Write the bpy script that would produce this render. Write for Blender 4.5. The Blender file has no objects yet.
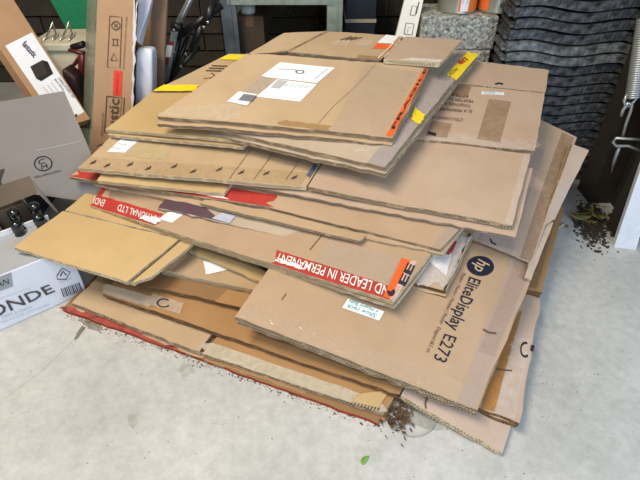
import bpy, bmesh, math, random
from mathutils import Vector, Matrix, noise

random.seed(7)
scn = bpy.context.scene
COL = scn.collection

# ------------------------------------------------------------------ camera
H, PITCH, F = 1.0, math.radians(38.0), 490.0
cam_d = bpy.data.cameras.new('camera')
cam = bpy.data.objects.new('camera', cam_d)
COL.objects.link(cam)
cam.location = (0, 0, H)
cam.rotation_euler = (math.pi / 2 - PITCH, 0, 0)
cam_d.sensor_fit = 'HORIZONTAL'
cam_d.sensor_width = 36.0
cam_d.lens = 36.0 * F / 640.0
cam_d.clip_start = 0.02
scn.camera = cam

# ------------------------------------------------------------------ world, lights, exposure
w = bpy.data.worlds.new('overcast_sky')
scn.world = w
w.use_nodes = True
bg = w.node_tree.nodes['Background']
bg.inputs[0].default_value = (0.80, 0.90, 1.0, 1)
bg.inputs[1].default_value = 0.35
scn.view_settings.view_transform = 'Standard'
scn.view_settings.look = 'None'
scn.view_settings.gamma = 1.0
scn.view_settings.use_curve_mapping = False
scn.view_settings.exposure = 0.45


def area_light(name, loc, target, sx, sy, power, color):
    d = bpy.data.lights.new(name, 'AREA')
    d.shape = 'RECTANGLE'
    d.size, d.size_y = sx, sy
    d.energy = power
    d.color = color
    o = bpy.data.objects.new(name, d)
    COL.objects.link(o)
    o.location = loc
    o.rotation_euler = (Vector(target) - Vector(loc)).to_track_quat('-Z', 'Y').to_euler()
    return o


# daylight through the open garage door, to the right of and behind the camera
area_light('daylight_door_side', (1.15, -1.05, 1.15), (0.1, 0.70, 0.2), 2.2, 1.8, 38, (0.60, 0.79, 1.0))
# ceiling battens of the garage
area_light('ceiling_lamp_light', (-0.80, 0.50, 2.38), (-0.45, 0.65, 0.0), 1.2, 0.16, 40, (1.0, 0.86, 0.66))
area_light('ceiling_lamp_light', (-0.7, -0.5, 2.38), (-0.6, -0.2, 0.0), 1.2, 0.2, 17, (1.0, 0.95, 0.86))

# ------------------------------------------------------------------ pixel helpers (a pixel gives only a direction)
CP, SP = math.cos(PITCH), math.sin(PITCH)
CAM = Vector((0, 0, H))


def ray(px, py):
    a, b = (px - 320.0) / F, (240.0 - py) / F
    return Vector((a, CP + b * SP, -SP + b * CP))


def P(px, py, z=0.0):
    r = ray(px, py)
    return CAM + r * ((z - H) / r.z)


def PY(px, py, y):
    r = ray(px, py)
    return CAM + r * (y / r.y)


def proj(p):
    d = p - CAM
    zc = d.y * CP - d.z * SP
    yc = d.y * SP + d.z * CP
    return 320 + F * d.x / zc, 240 - F * yc / zc


# ------------------------------------------------------------------ materials
MATS = {}


def new_mat(name):
    m = bpy.data.materials.new(name)
    m.use_nodes = True
    nt = m.node_tree
    return m, nt, nt.nodes['Principled BSDF']


def mat(name, col, rough=0.6, metal=0.0, var=0.12, scale=12.0, bump=0.0, bscale=60.0, spec=0.5):
    """plain procedural material: colour broken up by noise"""
    if name in MATS:
        return MATS[name]
    m, nt, b = new_mat(name)
    N, L = nt.nodes, nt.links
    tc = N.new('ShaderNodeTexCoord')
    nz = N.new('ShaderNodeTexNoise')
    nz.inputs['Scale'].default_value = scale
    nz.inputs['Detail'].default_value = 5
    L.new(tc.outputs['Object'], nz.inputs['Vector'])
    cr = N.new('ShaderNodeValToRGB')
    cr.color_ramp.elements[0].position = 0.3
    cr.color_ramp.elements[1].position = 0.72
    cr.color_ramp.elements[0].color = tuple(c * (1 - var) for c in col) + (1,)
    cr.color_ramp.elements[1].color = tuple(min(1, c * (1 + var)) for c in col) + (1,)
    L.new(nz.outputs['Fac'], cr.inputs['Fac'])
    L.new(cr.outputs['Color'], b.inputs['Base Color'])
    b.inputs['Roughness'].default_value = rough
    b.inputs['Metallic'].default_value = metal
    b.inputs['Specular IOR Level'].default_value = spec
    if bump:
        n2 = N.new('ShaderNodeTexNoise')
        n2.inputs['Scale'].default_value = bscale
        n2.inputs['Detail'].default_value = 4
        L.new(tc.outputs['Object'], n2.inputs['Vector'])
        bp = N.new('ShaderNodeBump')
        bp.inputs['Strength'].default_value = bump
        bp.inputs['Distance'].default_value = 0.01
        L.new(n2.outputs['Fac'], bp.inputs['Height'])
        L.new(bp.outputs['Normal'], b.inputs['Normal'])
    MATS[name] = m
    return m


def cardboard(name, col, rough=0.62, flute=0.012, scuff=0.0, axis=0):
    """kraft liner: fibre noise, faint flute lines, soft dents, some scuffs"""
    if name in MATS:
        return MATS[name]
    m, nt, b = new_mat(name)
    N, L = nt.nodes, nt.links
    uv = N.new('ShaderNodeUVMap')
    tc = N.new('ShaderNodeTexCoord')
    info = N.new('ShaderNodeObjectInfo')
    nz = N.new('ShaderNodeTexNoise')
    nz.inputs['Scale'].default_value = 5.0
    nz.inputs['Detail'].default_value = 6
    nz.inputs['Roughness'].default_value = 0.65
    L.new(tc.outputs['Object'], nz.inputs['Vector'])
    cr = N.new('ShaderNodeValToRGB')
    cr.color_ramp.elements[0].position = 0.28
    cr.color_ramp.elements[1].position = 0.75
    cr.color_ramp.elements[0].color = tuple(c * k for c, k in zip(col, (0.88, 0.85, 0.80))) + (1,)
    cr.color_ramp.elements[1].color = tuple(min(1, c * 1.07) for c in col) + (1,)
    L.new(nz.outputs['Fac'], cr.inputs['Fac'])
    sep = N.new('ShaderNodeSeparateXYZ')
    L.new(uv.outputs['UV'], sep.inputs[0])
    mu = N.new('ShaderNodeMath'); mu.operation = 'MULTIPLY'
    mu.inputs[1].default_value = 2 * math.pi / 0.0075
    L.new(sep.outputs[axis], mu.inputs[0])
    sn = N.new('ShaderNodeMath'); sn.operation = 'SINE'
    L.new(mu.outputs[0], sn.inputs[0])
    ma = N.new('ShaderNodeMath'); ma.operation = 'MULTIPLY_ADD'
    ma.inputs[1].default_value = flute * 0.6
    ma.inputs[2].default_value = 1.0
    L.new(sn.outputs[0], ma.inputs[0])
    rn = N.new('ShaderNodeMath'); rn.operation = 'MULTIPLY_ADD'
    rn.inputs[1].default_value = 0.08
    rn.inputs[2].default_value = -0.04
    L.new(info.outputs['Random'], rn.inputs[0])
    ad = N.new('ShaderNodeMath'); ad.operation = 'ADD'
    L.new(ma.outputs[0], ad.inputs[0]); L.new(rn.outputs[0], ad.inputs[1])
    mx = N.new('ShaderNodeVectorMath'); mx.operation = 'SCALE'
    L.new(cr.outputs['Color'], mx.inputs[0]); L.new(ad.outputs[0], mx.inputs['Scale'])
    last = mx.outputs[0]
    if scuff:
        n3 = N.new('ShaderNodeTexNoise')
        n3.inputs['Scale'].default_value = 22.0
        n3.inputs['Detail'].default_value = 8
        n3.inputs['Roughness'].default_value = 0.75
        L.new(tc.outputs['Object'], n3.inputs['Vector'])
        r3 = N.new('ShaderNodeValToRGB')
        r3.color_ramp.elements[0].position = 0.56
        r3.color_ramp.elements[1].position = 0.66
        L.new(n3.outputs['Fac'], r3.inputs['Fac'])
        m3 = N.new('ShaderNodeMath'); m3.operation = 'MULTIPLY'
        m3.inputs[1].default_value = scuff
        L.new(r3.outputs['Color'], m3.inputs[0])
        mm = N.new('ShaderNodeMixRGB')
        mm.inputs[2].default_value = (0.62, 0.56, 0.50, 1)
        L.new(m3.outputs[0], mm.inputs[0]); L.new(last, mm.inputs[1])
        last = mm.outputs[0]
    L.new(last, b.inputs['Base Color'])
    b.inputs['Roughness'].default_value = rough
    b.inputs['Specular IOR Level'].default_value = 0.3
    n2 = N.new('ShaderNodeTexNoise')
    n2.inputs['Scale'].default_value = 9.0
    n2.inputs['Detail'].default_value = 4
    L.new(tc.outputs['Object'], n2.inputs['Vector'])
    b1 = N.new('ShaderNodeBump')
    b1.inputs['Strength'].default_value = 0.12
    b1.inputs['Distance'].default_value = 0.03
    L.new(n2.outputs['Fac'], b1.inputs['Height'])
    b2 = N.new('ShaderNodeBump')
    b2.inputs['Strength'].default_value = 0.03
    b2.inputs['Distance'].default_value = 0.0008
    L.new(sn.outputs[0], b2.inputs['Height'])
    L.new(b1.outputs['Normal'], b2.inputs['Normal'])
    L.new(b2.outputs['Normal'], b.inputs['Normal'])
    MATS[name] = m
    return m


def flute_edge(name, col, dark=0.28, period=0.0078):
    """cut edge of corrugated board: a wave of liner between two faces, dark holes"""
    if name in MATS:
        return MATS[name]
    m, nt, b = new_mat(name)
    N, L = nt.nodes, nt.links
    uv = N.new('ShaderNodeUVMap')
    sep = N.new('ShaderNodeSeparateXYZ')
    L.new(uv.outputs['UV'], sep.inputs[0])

    def math_n(op, a, bb=None, c=None):
        n = N.new('ShaderNodeMath'); n.operation = op
        for i, v in enumerate((a, bb, c)):
            if v is None:
                continue
            if isinstance(v, (int, float)):
                n.inputs[i].default_value = v
            else:
                L.new(v, n.inputs[i])
        return n.outputs[0]
    s = math_n('SINE', math_n('MULTIPLY', sep.outputs[0], 2 * math.pi / period))
    wv = math_n('MULTIPLY_ADD', s, 0.34, 0.5)
    d = math_n('ABSOLUTE', math_n('SUBTRACT', sep.outputs[1], wv))
    inwave = math_n('LESS_THAN', d, 0.17)
    liner = math_n('GREATER_THAN', math_n('ABSOLUTE', math_n('SUBTRACT', sep.outputs[1], 0.5)), 0.38)
    k = math_n('MAXIMUM', inwave, liner)
    tc = N.new('ShaderNodeTexCoord')
    nz = N.new('ShaderNodeTexNoise')
    nz.inputs['Scale'].default_value = 45
    nz.inputs['Detail'].default_value = 6
    L.new(tc.outputs['Object'], nz.inputs['Vector'])
    crush = math_n('GREATER_THAN', nz.outputs['Fac'], 0.56)
    k = math_n('MAXIMUM', k, math_n('MULTIPLY', crush, 0.7))
    mx = N.new('ShaderNodeMixRGB')
    mx.inputs[1].default_value = tuple(c * dark for c in col) + (1,)
    mx.inputs[2].default_value = tuple(col) + (1,)
    L.new(k, mx.inputs[0])
    L.new(mx.outputs[0], b.inputs['Base Color'])
    b.inputs['Roughness'].default_value = 0.9
    b.inputs['Specular IOR Level'].default_value = 0.1
    bp = N.new('ShaderNodeBump')
    bp.inputs['Strength'].default_value = 0.5
    bp.inputs['Distance'].default_value = 0.003
    L.new(nz.outputs['Fac'], bp.inputs['Height'])
    L.new(bp.outputs['Normal'], b.inputs['Normal'])
    MATS[name] = m
    return m


def tape_mat(name, col, alpha, rough=0.18, crinkle=0.35):
    if name in MATS:
        return MATS[name]
    m, nt, b = new_mat(name)
    N, L = nt.nodes, nt.links
    b.inputs['Base Color'].default_value = tuple(col) + (1,)
    b.inputs['Alpha'].default_value = alpha
    b.inputs['Roughness'].default_value = rough
    tc = N.new('ShaderNodeTexCoord')
    nz = N.new('ShaderNodeTexNoise')
    nz.inputs['Scale'].default_value = 38
    nz.inputs['Detail'].default_value = 3
    nz.inputs['Distortion'].default_value = 1.2
    L.new(tc.outputs['Object'], nz.inputs['Vector'])
    bp = N.new('ShaderNodeBump')
    bp.inputs['Strength'].default_value = crinkle
    bp.inputs['Distance'].default_value = 0.004
    L.new(nz.outputs['Fac'], bp.inputs['Height'])
    L.new(bp.outputs['Normal'], b.inputs['Normal'])
    cr = N.new('ShaderNodeMapRange')
    cr.inputs[1].default_value = 0.35
    cr.inputs[2].default_value = 0.7
    cr.inputs[3].default_value = max(0.0, alpha - 0.10)
    cr.inputs[4].default_value = min(1.0, alpha + 0.10)
    L.new(nz.outputs['Fac'], cr.inputs[0])
    L.new(cr.outputs[0], b.inputs['Alpha'])
    MATS[name] = m
    return m


KRAFT = cardboard('kraft_board', (0.455, 0.335, 0.215))
KRAFT_PINK = cardboard('kraft_board_pinkish', (0.475, 0.35, 0.265))
KRAFT_YEL = cardboard('kraft_board_yellowish', (0.50, 0.36, 0.185))
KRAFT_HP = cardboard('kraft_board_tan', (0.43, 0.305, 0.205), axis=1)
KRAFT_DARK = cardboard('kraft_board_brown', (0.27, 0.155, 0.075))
KRAFT_ORANGE = cardboard('kraft_board_orange_brown', (0.36, 0.205, 0.09))
KRAFT_GREY = cardboard('kraft_board_dusty_grey', (0.46, 0.38, 0.30), scuff=0.5)
KRAFT_PALE = cardboard('kraft_board_pale', (0.48, 0.375, 0.315), flute=0.05)
EDGE = flute_edge('corrugated_edge', (0.48, 0.36, 0.235), dark=0.2)
EDGE_PALE = flute_edge('corrugated_edge_pale', (0.68, 0.55, 0.36), dark=0.36)
EDGE_DARK = flute_edge('corrugated_edge_brown', (0.24, 0.14, 0.07))
EDGE_GREY = flute_edge('corrugated_edge_grey', (0.46, 0.37, 0.28), dark=0.22)
EDGE_RED = flute_edge('corrugated_edge_red', (0.40, 0.07, 0.04), dark=0.5)
CLEAR = tape_mat('clear_tape', (0.90, 0.88, 0.86), 0.13)
CLEAR_PURPLE = tape_mat('clear_tape_mauve', (0.52, 0.43, 0.41), 0.35)
WRAP = tape_mat('clear_plastic_wrap', (0.85, 0.86, 0.90), 0.34, rough=0.12, crinkle=0.9)
BROWN_TAPE = tape_mat('brown_tape', (0.33, 0.20, 0.11), 0.42, rough=0.2, crinkle=0.15)
YELLOW = tape_mat('yellow_tape', (0.86, 0.68, 0.02), 0.95, rough=0.3, crinkle=0.2)
RED = mat('red_print', (0.42, 0.04, 0.03), 0.4, var=0.08, bump=0.1)
ORANGE = mat('orange_tape', (0.80, 0.13, 0.03), 0.35, var=0.08)
WHITE = mat('white_paper', (0.80, 0.81, 0.84), 0.55, var=0.03)
INK = mat('black_ink', (0.02, 0.02, 0.025), 0.55, var=0.2)
INK_BROWN = mat('brown_ink', (0.10, 0.06, 0.035), 0.6, var=0.2)
INK_NAVY = mat('navy_ink', (0.012, 0.018, 0.035), 0.4, var=0.2)
TEAL = mat('teal_ink', (0.03, 0.32, 0.36), 0.5)
GREEN = mat('green_print', (0.02, 0.13, 0.06), 0.5)
PURPLE = mat('dark_purple_print', (0.09, 0.05, 0.07), 0.45)
PALE_INK = mat('white_ink', (0.85, 0.80, 0.78), 0.5, var=0.03)
GREY_PAPER = mat('grey_paper', (0.42, 0.43, 0.46), 0.55, var=0.05)


# ------------------------------------------------------------------ mesh helpers
def link(name, me, parent=None):
    o = bpy.data.objects.new(name, me)
    COL.objects.link(o)
    if parent is not None:
        o.parent = parent
    return o


def world_loc(o):
    v = Vector((0, 0, 0))
    while o is not None:
        v += o.location
        o = o.parent
    return v


def mesh_obj(name, verts, faces, mats, parent=None, fmat=None, smooth=None, uvs=None):
    off = world_loc(parent) if parent is not None else Vector((0, 0, 0))
    me = bpy.data.meshes.new(name)
    me.from_pydata([tuple(Vector(v) - off) for v in verts], [], faces)
    for m in (mats if isinstance(mats, (list, tuple)) else [mats]):
        me.materials.append(m)
    if fmat:
        me.polygons.foreach_set('material_index', fmat)
    if smooth is not None:
        me.polygons.foreach_set('use_smooth', smooth if isinstance(smooth, list) else [smooth] * len(faces))
    if uvs:
        ul = me.uv_layers.new(name='UVMap')
        flat = []
        for f in uvs:
            for c in f:
                flat.extend(c)
        ul.data.foreach_set('uv', flat)
    me.update()
    return link(name, me, parent)


def tag(o, label, cat, group=None, kind=None):
    o['label'] = label
    o['category'] = cat
    if group:
        o['group'] = group
    if kind:
        o['kind'] = kind
    return o


def thing(name, loc, label, cat, group=None):
    o = link(name, None)
    o.empty_display_size = 0.05
    o.location = loc
    return tag(o, label, cat, group)


def struct(o):
    o['kind'] = 'structure'
    return o


class MB:
    """collects shapes into one mesh"""
    def __init__(self):
        self.v, self.f, self.s = [], [], []

    def add(self, vs, fs, smooth=False):
        n = len(self.v)
        self.v += [Vector(v) for v in vs]
        self.f += [tuple(i + n for i in f) for f in fs]
        self.s += [smooth] * len(fs)
        return self

    def box(self, o, ax, ay, az):
        o, ax, ay, az = Vector(o), Vector(ax), Vector(ay), Vector(az)
        vs = [o, o + ax, o + ax + ay, o + ay, o + az, o + ax + az, o + ax + ay + az, o + ay + az]
        fs = [(0, 3, 2, 1), (4, 5, 6, 7), (0, 1, 5, 4), (1, 2, 6, 5), (2, 3, 7, 6), (3, 0, 4, 7)]
        if ax.cross(ay).dot(az) < 0:
            fs = [tuple(reversed(f)) for f in fs]
        return self.add(vs, fs)

    def aabox(self, x0, x1, y0, y1, z0, z1):
        return self.box((x0, y0, z0), (x1 - x0, 0, 0), (0, y1 - y0, 0), (0, 0, z1 - z0))

    def tube(self, pts, r, n=10, smooth=True, cap=True):
        pts = [Vector(p) for p in pts]
        rs = r if isinstance(r, (list, tuple)) else [r] * len(pts)
        vs, fs = [], []
        t = (pts[1] - pts[0]).normalized()
        a = t.orthogonal().normalized()
        for i, p in enumerate(pts):
            if 0 < i < len(pts) - 1:
                t = (pts[i + 1] - pts[i - 1]).normalized()
            elif i:
                t = (pts[i] - pts[i - 1]).normalized()
            a = (a - t * a.dot(t)).normalized()
            b = t.cross(a)
            for k in range(n):
                q = 2 * math.pi * k / n
                vs.append(p + (a * math.cos(q) + b * math.sin(q)) * rs[i])
        for i in range(len(pts) - 1):
            for k in range(n):
                k2 = (k + 1) % n
                fs.append((i * n + k, i * n + k2, (i + 1) * n + k2, (i + 1) * n + k))
        m = len(self.v)
        self.add(vs, fs, smooth)
        if cap:
            self.f.append(tuple(m + k for k in reversed(range(n)))); self.s.append(False)
            self.f.append(tuple(m + (len(pts) - 1) * n + k for k in range(n))); self.s.append(False)
        return self

    def lathe(self, base, prof, n=24, axis=Vector((0, 0, 1))):
        pts = [Vector(base) + axis * z for r, z in prof]
        a = axis.orthogonal().normalized(); b = axis.cross(a)
        vs, fs = [], []
        for (r, z), p in zip(prof, pts):
            for k in range(n):
                q = 2 * math.pi * k / n
                vs.append(p + (a * math.cos(q) + b * math.sin(q)) * r)
        for i in range(len(prof) - 1):
            for k in range(n):
                k2 = (k + 1) % n
                fs.append((i * n + k, i * n + k2, (i + 1) * n + k2, (i + 1) * n + k))
        m = len(self.v)
        self.add(vs, fs, True)
        self.f.append(tuple(m + k for k in reversed(range(n)))); self.s.append(False)
        self.f.append(tuple(m + (len(prof) - 1) * n + k for k in range(n))); self.s.append(False)
        return self

    def build(self, name, m, parent=None):
        return mesh_obj(name, self.v, self.f, m, parent, smooth=self.s)


def bevel(o, wd=0.004, seg=2):
    md = o.modifiers.new('bevel', 'BEVEL')
    md.width = wd
    md.segments = seg
    md.limit_method = 'ANGLE'
    return o


class Surf:
    """a curved quadrilateral face given by four world corners (front-left, front-right, back-right, back-left)"""
    def __init__(self, c, warp=0.0, bow=0.0, bowv=0.0, seed=0, lift=(0, 0, 0, 0)):
        self.c = [Vector(p) for p in c]
        self.warp, self.bow, self.bowv, self.seed, self.lift = warp, bow, bowv, seed, lift
        self.n = (self.c[1] - self.c[0]).cross(self.c[3] - self.c[0]).normalized()
        self.L = ((self.c[1] - self.c[0]).length + (self.c[2] - self.c[3]).length) / 2
        self.W = ((self.c[3] - self.c[0]).length + (self.c[2] - self.c[1]).length) / 2

    def S(self, u, v):
        c = self.c
        p = c[0] * (1 - u) * (1 - v) + c[1] * u * (1 - v) + c[2] * u * v + c[3] * (1 - u) * v
        h = self.bow * 4 * u * (1 - u) + self.bowv * 4 * v * (1 - v)
        if self.warp:
            h += self.warp * noise.noise(Vector((u * self.L * 5 + self.seed * 3.1, v * self.W * 5, self.seed * 1.7)))
        return p + self.n * h

    def uv(self, px, py):
        u = v = 0.5
        for _ in range(25):
            x, y = proj(self.S(u, v))
            ex, ey = px - x, py - y
            e = 1e-3
            xu, yu = proj(self.S(u + e, v)); xv, yv = proj(self.S(u, v + e))
            a, b, c, d = (xu - x) / e, (xv - x) / e, (yu - y) / e, (yv - y) / e
            det = a * d - b * c
            if abs(det) < 1e-6:
                break
            u += max(-.3, min(.3, (ex * d - ey * b) / det))
            v += max(-.3, min(.3, (ey * a - ex * c) / det))
        return u, v

    def shifted(self, d):
        s = Surf([p + Vector(d) for p in self.c], self.warp, self.bow, self.bowv, self.seed + 5)
        return s


def slab(name, s, t, mats, parent, rag=0.0, nu=None, nv=None, holes=None, r_corner=0.0):
    """a board: the surface s given thickness t, ragged outline, corrugated cut edge"""
    nu = nu or max(4, min(40, int(s.L / 0.022)))
    nv = nv or max(4, min(30, int(s.W / 0.03)))
    rnd = random.Random(int(s.seed * 977) + len(name))
    grid = []
    for j in range(nv + 1):
        row = []
        for i in range(nu + 1):
            u, v = i / nu, j / nv
            if rag and (i in (0, nu) or j in (0, nv)):
                ru = rag * (noise.noise(Vector((i * .7, j * .7, s.seed))) + 0.5 * (rnd.random() - .5)) / max(s.L, .01)
                rv = rag * (noise.noise(Vector((i * .7 + 50, j * .7, s.seed))) + 0.5 * (rnd.random() - .5)) / max(s.W, .01)
                if i in (0, nu):
                    u += ru
                if j in (0, nv):
                    v += rv
            row.append((s.S(u, v), u, v))
        grid.append(row)
    n = s.n
    vs, fs, fm, sm, uvs = [], [], [], [], []

    def idx(i, j):
        return j * (nu + 1) + i
    for j in range(nv + 1):
        for i in range(nu + 1):
            vs.append(grid[j][i][0])
    off = len(vs)
    for j in range(nv + 1):
        for i in range(nu + 1):
            vs.append(grid[j][i][0] - n * t)
    uvm = lambda i, j: (grid[j][i][1] * s.L, grid[j][i][2] * s.W)
    for j in range(nv):
        for i in range(nu):
            q = [(i, j), (i + 1, j), (i + 1, j + 1), (i, j + 1)]
            fs.append(tuple(idx(*a) for a in q)); fm.append(0); sm.append(True); uvs.append([uvm(*a) for a in q])
            q = q[::-1]
            fs.append(tuple(off + idx(*a) for a in q)); fm.append(0); sm.append(True); uvs.append([uvm(*a) for a in q])
    ring = [(i, 0) for i in range(nu)] + [(nu, j) for j in range(nv)] + [(i, nv) for i in range(nu, 0, -1)] + [(0, j) for j in range(nv, 0, -1)]
    base = len(vs)
    m = len(ring)
    acc = 0.0
    for k, a in enumerate(ring):
        p = grid[a[1]][a[0]][0]
        vs.append(p); vs.append(p - n * t)
    for k in range(m):
        k2 = (k + 1) % m
        a, b2 = ring[k], ring[k2]
        ln = (grid[b2[1]][b2[0]][0] - grid[a[1]][a[0]][0]).length
        fs.append((base + 2 * k, base + 2 * k + 1, base + 2 * k2 + 1, base + 2 * k2))
        fm.append(1 if len(mats) > 1 else 0); sm.append(False)
        uvs.append([(acc, 1), (acc, 0), (acc + ln, 0), (acc + ln, 1)])
        acc += ln
    o = mesh_obj(name, vs, fs, mats, parent, fm, sm, uvs)
    o['surf'] = 0
    del o['surf']
    return o


def owner(s, parent, name):
    """a print or tape is a piece of the panel it lies on; labels stay parts of their own"""
    if getattr(s, 'root', None) is not None and parent is s.root and not name.endswith('label'):
        return s.obj
    return parent


def quad_uv(s, quad):
    return [s.uv(*q) for q in quad]


def bil(q, a, b):
    return tuple(q[0][k] * (1 - a) * (1 - b) + q[1][k] * a * (1 - b) + q[2][k] * a * b + q[3][k] * (1 - a) * b for k in (0, 1))


def decal(name, s, quad, m, parent, eps=0.0012, n=None, in_uv=False, rag=0.0, label=None):
    """thin printed / taped patch lying on surface s; quad in photo pixels (or uv): start, end of base line, then top"""
    q = quad if in_uv else quad_uv(s, quad)
    nx, ny = n or (8, 4)
    vs, fs, uvs = [], [], []
    for j in range(ny + 1):
        for i in range(nx + 1):
            a, b = i / nx, j / ny
            if rag:
                if i in (0, nx):
                    a += rag * (random.random() - .5)
                if j in (0, ny):
                    b += rag * (random.random() - .5)
            u, v = bil(q, a, b)
            vs.append(s.S(u, v) + s.n * eps)
    for j in range(ny):
        for i in range(nx):
            k = j * (nx + 1) + i
            f = (k, k + 1, k + nx + 2, k + nx + 1)
            fs.append(f)
    # make it face up
    nn = (vs[1] - vs[0]).cross(vs[nx + 1] - vs[0])
    if nn.dot(s.n) < 0:
        fs = [f[::-1] for f in fs]
    o = mesh_obj(name, vs, fs, m, owner(s, parent, name), smooth=True)
    if label:
        o['label'] = label
    return o


FONT_CACHE = {}


def text_mesh(txt, bold=0.0, shear=0.0):
    key = (txt, bold, shear)
    if key in FONT_CACHE:
        return FONT_CACHE[key]
    cu = bpy.data.curves.new('lettering', 'FONT')
    cu.body = txt
    cu.resolution_u = 2
    cu.offset = bold
    cu.shear = shear
    ob = bpy.data.objects.new('lettering', cu)
    COL.objects.link(ob)
    dg = bpy.context.evaluated_depsgraph_get()
    me = bpy.data.meshes.new_from_object(ob.evaluated_get(dg))
    vs = [v.co.copy() for v in me.vertices]
    fs = [tuple(p.vertices) for p in me.polygons]
    bpy.data.objects.remove(ob)
    bpy.data.curves.remove(cu)
    bpy.data.meshes.remove(me)
    FONT_CACHE[key] = (vs, fs)
    return vs, fs


def lettering(s, txt, quad, m, parent, eps=0.002, bold=0.0, shear=0.0, in_uv=False, name='lettering', full=None):
    """text laid on surface s; quad = baseline start, baseline end, top end, top start (photo pixels or uv)"""
    vs, fs = text_mesh(txt, bold, shear)
    if not vs:
        return None
    x0 = min(v.x for v in vs); x1 = max(v.x for v in vs)
    y0, y1 = (0.0, 0.70) if full is None else full
    q = quad if in_uv else quad_uv(s, quad)
    out = []
    for v in vs:
        u, w2 = bil(q, (v.x - x0) / (x1 - x0), (v.y - y0) / (y1 - y0))
        out.append(s.S(u, w2) + s.n * eps)
    f0 = fs[0]
    nn = (out[f0[1]] - out[f0[0]]).cross(out[f0[2]] - out[f0[0]])
    if nn.dot(s.n) < 0:
        fs = [f[::-1] for f in fs]
    return mesh_obj(name, out, fs, m, owner(s, parent, name))


def ring_mark(s, cx, cy, rx, ry, m, parent, wd=0.18, name='printed_ring', a0=0.0, a1=2 * math.pi, fill=False, eps=0.0016, rot=None):
    """circle drawn in photo pixels on surface s"""
    n = 28
    vs, fs = [], []
    rot = rot or ((rx, 0), (0, ry))
    for k in range(n + 1):
        t = a0 + (a1 - a0) * k / n
        for rr in ((1.0, 0.0) if fill else (1.0, 1.0 - wd)):
            x = cx + rr * (rot[0][0] * math.cos(t) + rot[1][0] * math.sin(t))
            y = cy + rr * (rot[0][1] * math.cos(t) + rot[1][1] * math.sin(t))
            u, v = s.uv(x, y)
            vs.append(s.S(u, v) + s.n * eps)
    for k in range(n):
        fs.append((2 * k, 2 * k + 2, 2 * k + 3, 2 * k + 1))
    nn = (vs[2] - vs[0]).cross(vs[3] - vs[0])
    if nn.dot(s.n) < 0:
        fs = [f[::-1] for f in fs]
    return mesh_obj(name, vs, fs, m, owner(s, parent, name))


def line_mark(s, pts, wpx, m, parent, name='pen_mark', eps=0.0016):
    """stroke through photo pixels on surface s"""
    vs, fs = [], []
    for i, (x, y) in enumerate(pts):
        a = pts[max(0, i - 1)]; b = pts[min(len(pts) - 1, i + 1)]
        dx, dy = b[0] - a[0], b[1] - a[1]
        l = math.hypot(dx, dy) or 1
        for sg in (-1, 1):
            u, v = s.uv(x - dy / l * wpx / 2 * sg, y + dx / l * wpx / 2 * sg)
            vs.append(s.S(u, v) + s.n * eps)
    for i in range(len(pts) - 1):
        fs.append((2 * i, 2 * i + 1, 2 * i + 3, 2 * i + 2))
    nn = (vs[1] - vs[0]).cross(vs[2] - vs[0])
    if nn.dot(s.n) < 0:
        fs = [f[::-1] for f in fs]
    return mesh_obj(name, vs, fs, m, owner(s, parent, name))


# ------------------------------------------------------------------ the garage
def floor_material():
    m, nt, b = new_mat('worn_concrete')
    N, L = nt.nodes, nt.links
    tc = N.new('ShaderNodeTexCoord')

    def nz(scale, det, rough=0.6):
        n = N.new('ShaderNodeTexNoise')
        n.inputs['Scale'].default_value = scale
        n.inputs['Detail'].default_value = det
        n.inputs['Roughness'].default_value = rough
        L.new(tc.outputs['Object'], n.inputs['Vector'])
        return n.outputs['Fac']

    def ramp(fac, stops):
        r = N.new('ShaderNodeValToRGB')
        e = r.color_ramp.elements
        while len(e) < len(stops):
            e.new(0.5)
        for k, (p, c) in enumerate(stops):
            e[k].position = p
            e[k].color = c + (1,)
        L.new(fac, r.inputs['Fac'])
        return r.outputs['Color']

    def mix(mode, fac, a, bb):
        n = N.new('ShaderNodeMixRGB'); n.blend_type = mode
        n.inputs[0].default_value = fac
        L.new(a, n.inputs[1]); L.new(bb, n.inputs[2])
        return n.outputs[0]
    base = ramp(nz(2.2, 7, 0.62), [(0.3, (0.40, 0.405, 0.40)), (0.5, (0.50, 0.505, 0.50)), (0.7, (0.60, 0.605, 0.60))])
    fine = ramp(nz(34, 8, 0.75), [(0.35, (0.76, 0.76, 0.75)), (0.62, (1, 1, 1))])
    c = mix('MULTIPLY', 0.8, base, fine)
    blot = ramp(nz(7, 4), [(0.30, (0.80, 0.81, 0.80)), (0.42, (1, 1, 1))])
    c = mix('MULTIPLY', 0.6, c, blot)
    vor = N.new('ShaderNodeTexVoronoi')
    vor.inputs['Scale'].default_value = 34
    L.new(tc.outputs['Object'], vor.inputs['Vector'])
    pits = ramp(vor.outputs['Distance'], [(0.045, (0.28, 0.27, 0.25)), (0.075, (1, 1, 1))])
    gate = ramp(nz(5.5, 3), [(0.50, (0, 0, 0)), (0.58, (1, 1, 1))])
    pm = N.new('ShaderNodeMixRGB'); pm.blend_type = 'MULTIPLY'
    L.new(gate, pm.inputs[0]); L.new(c, pm.inputs[1]); L.new(pits, pm.inputs[2])
    L.new(pm.outputs[0], b.inputs['Base Color'])
    b.inputs['Roughness'].default_value = 0.62
    b.inputs['Specular IOR Level'].default_value = 0.35
    bp = N.new('ShaderNodeBump')
    bp.inputs['Strength'].default_value = 0.25
    bp.inputs['Distance'].default_value = 0.004
    L.new(nz(60, 6, 0.7), bp.inputs['Height'])
    L.new(bp.outputs['Normal'], b.inputs['Normal'])
    return m


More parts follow.
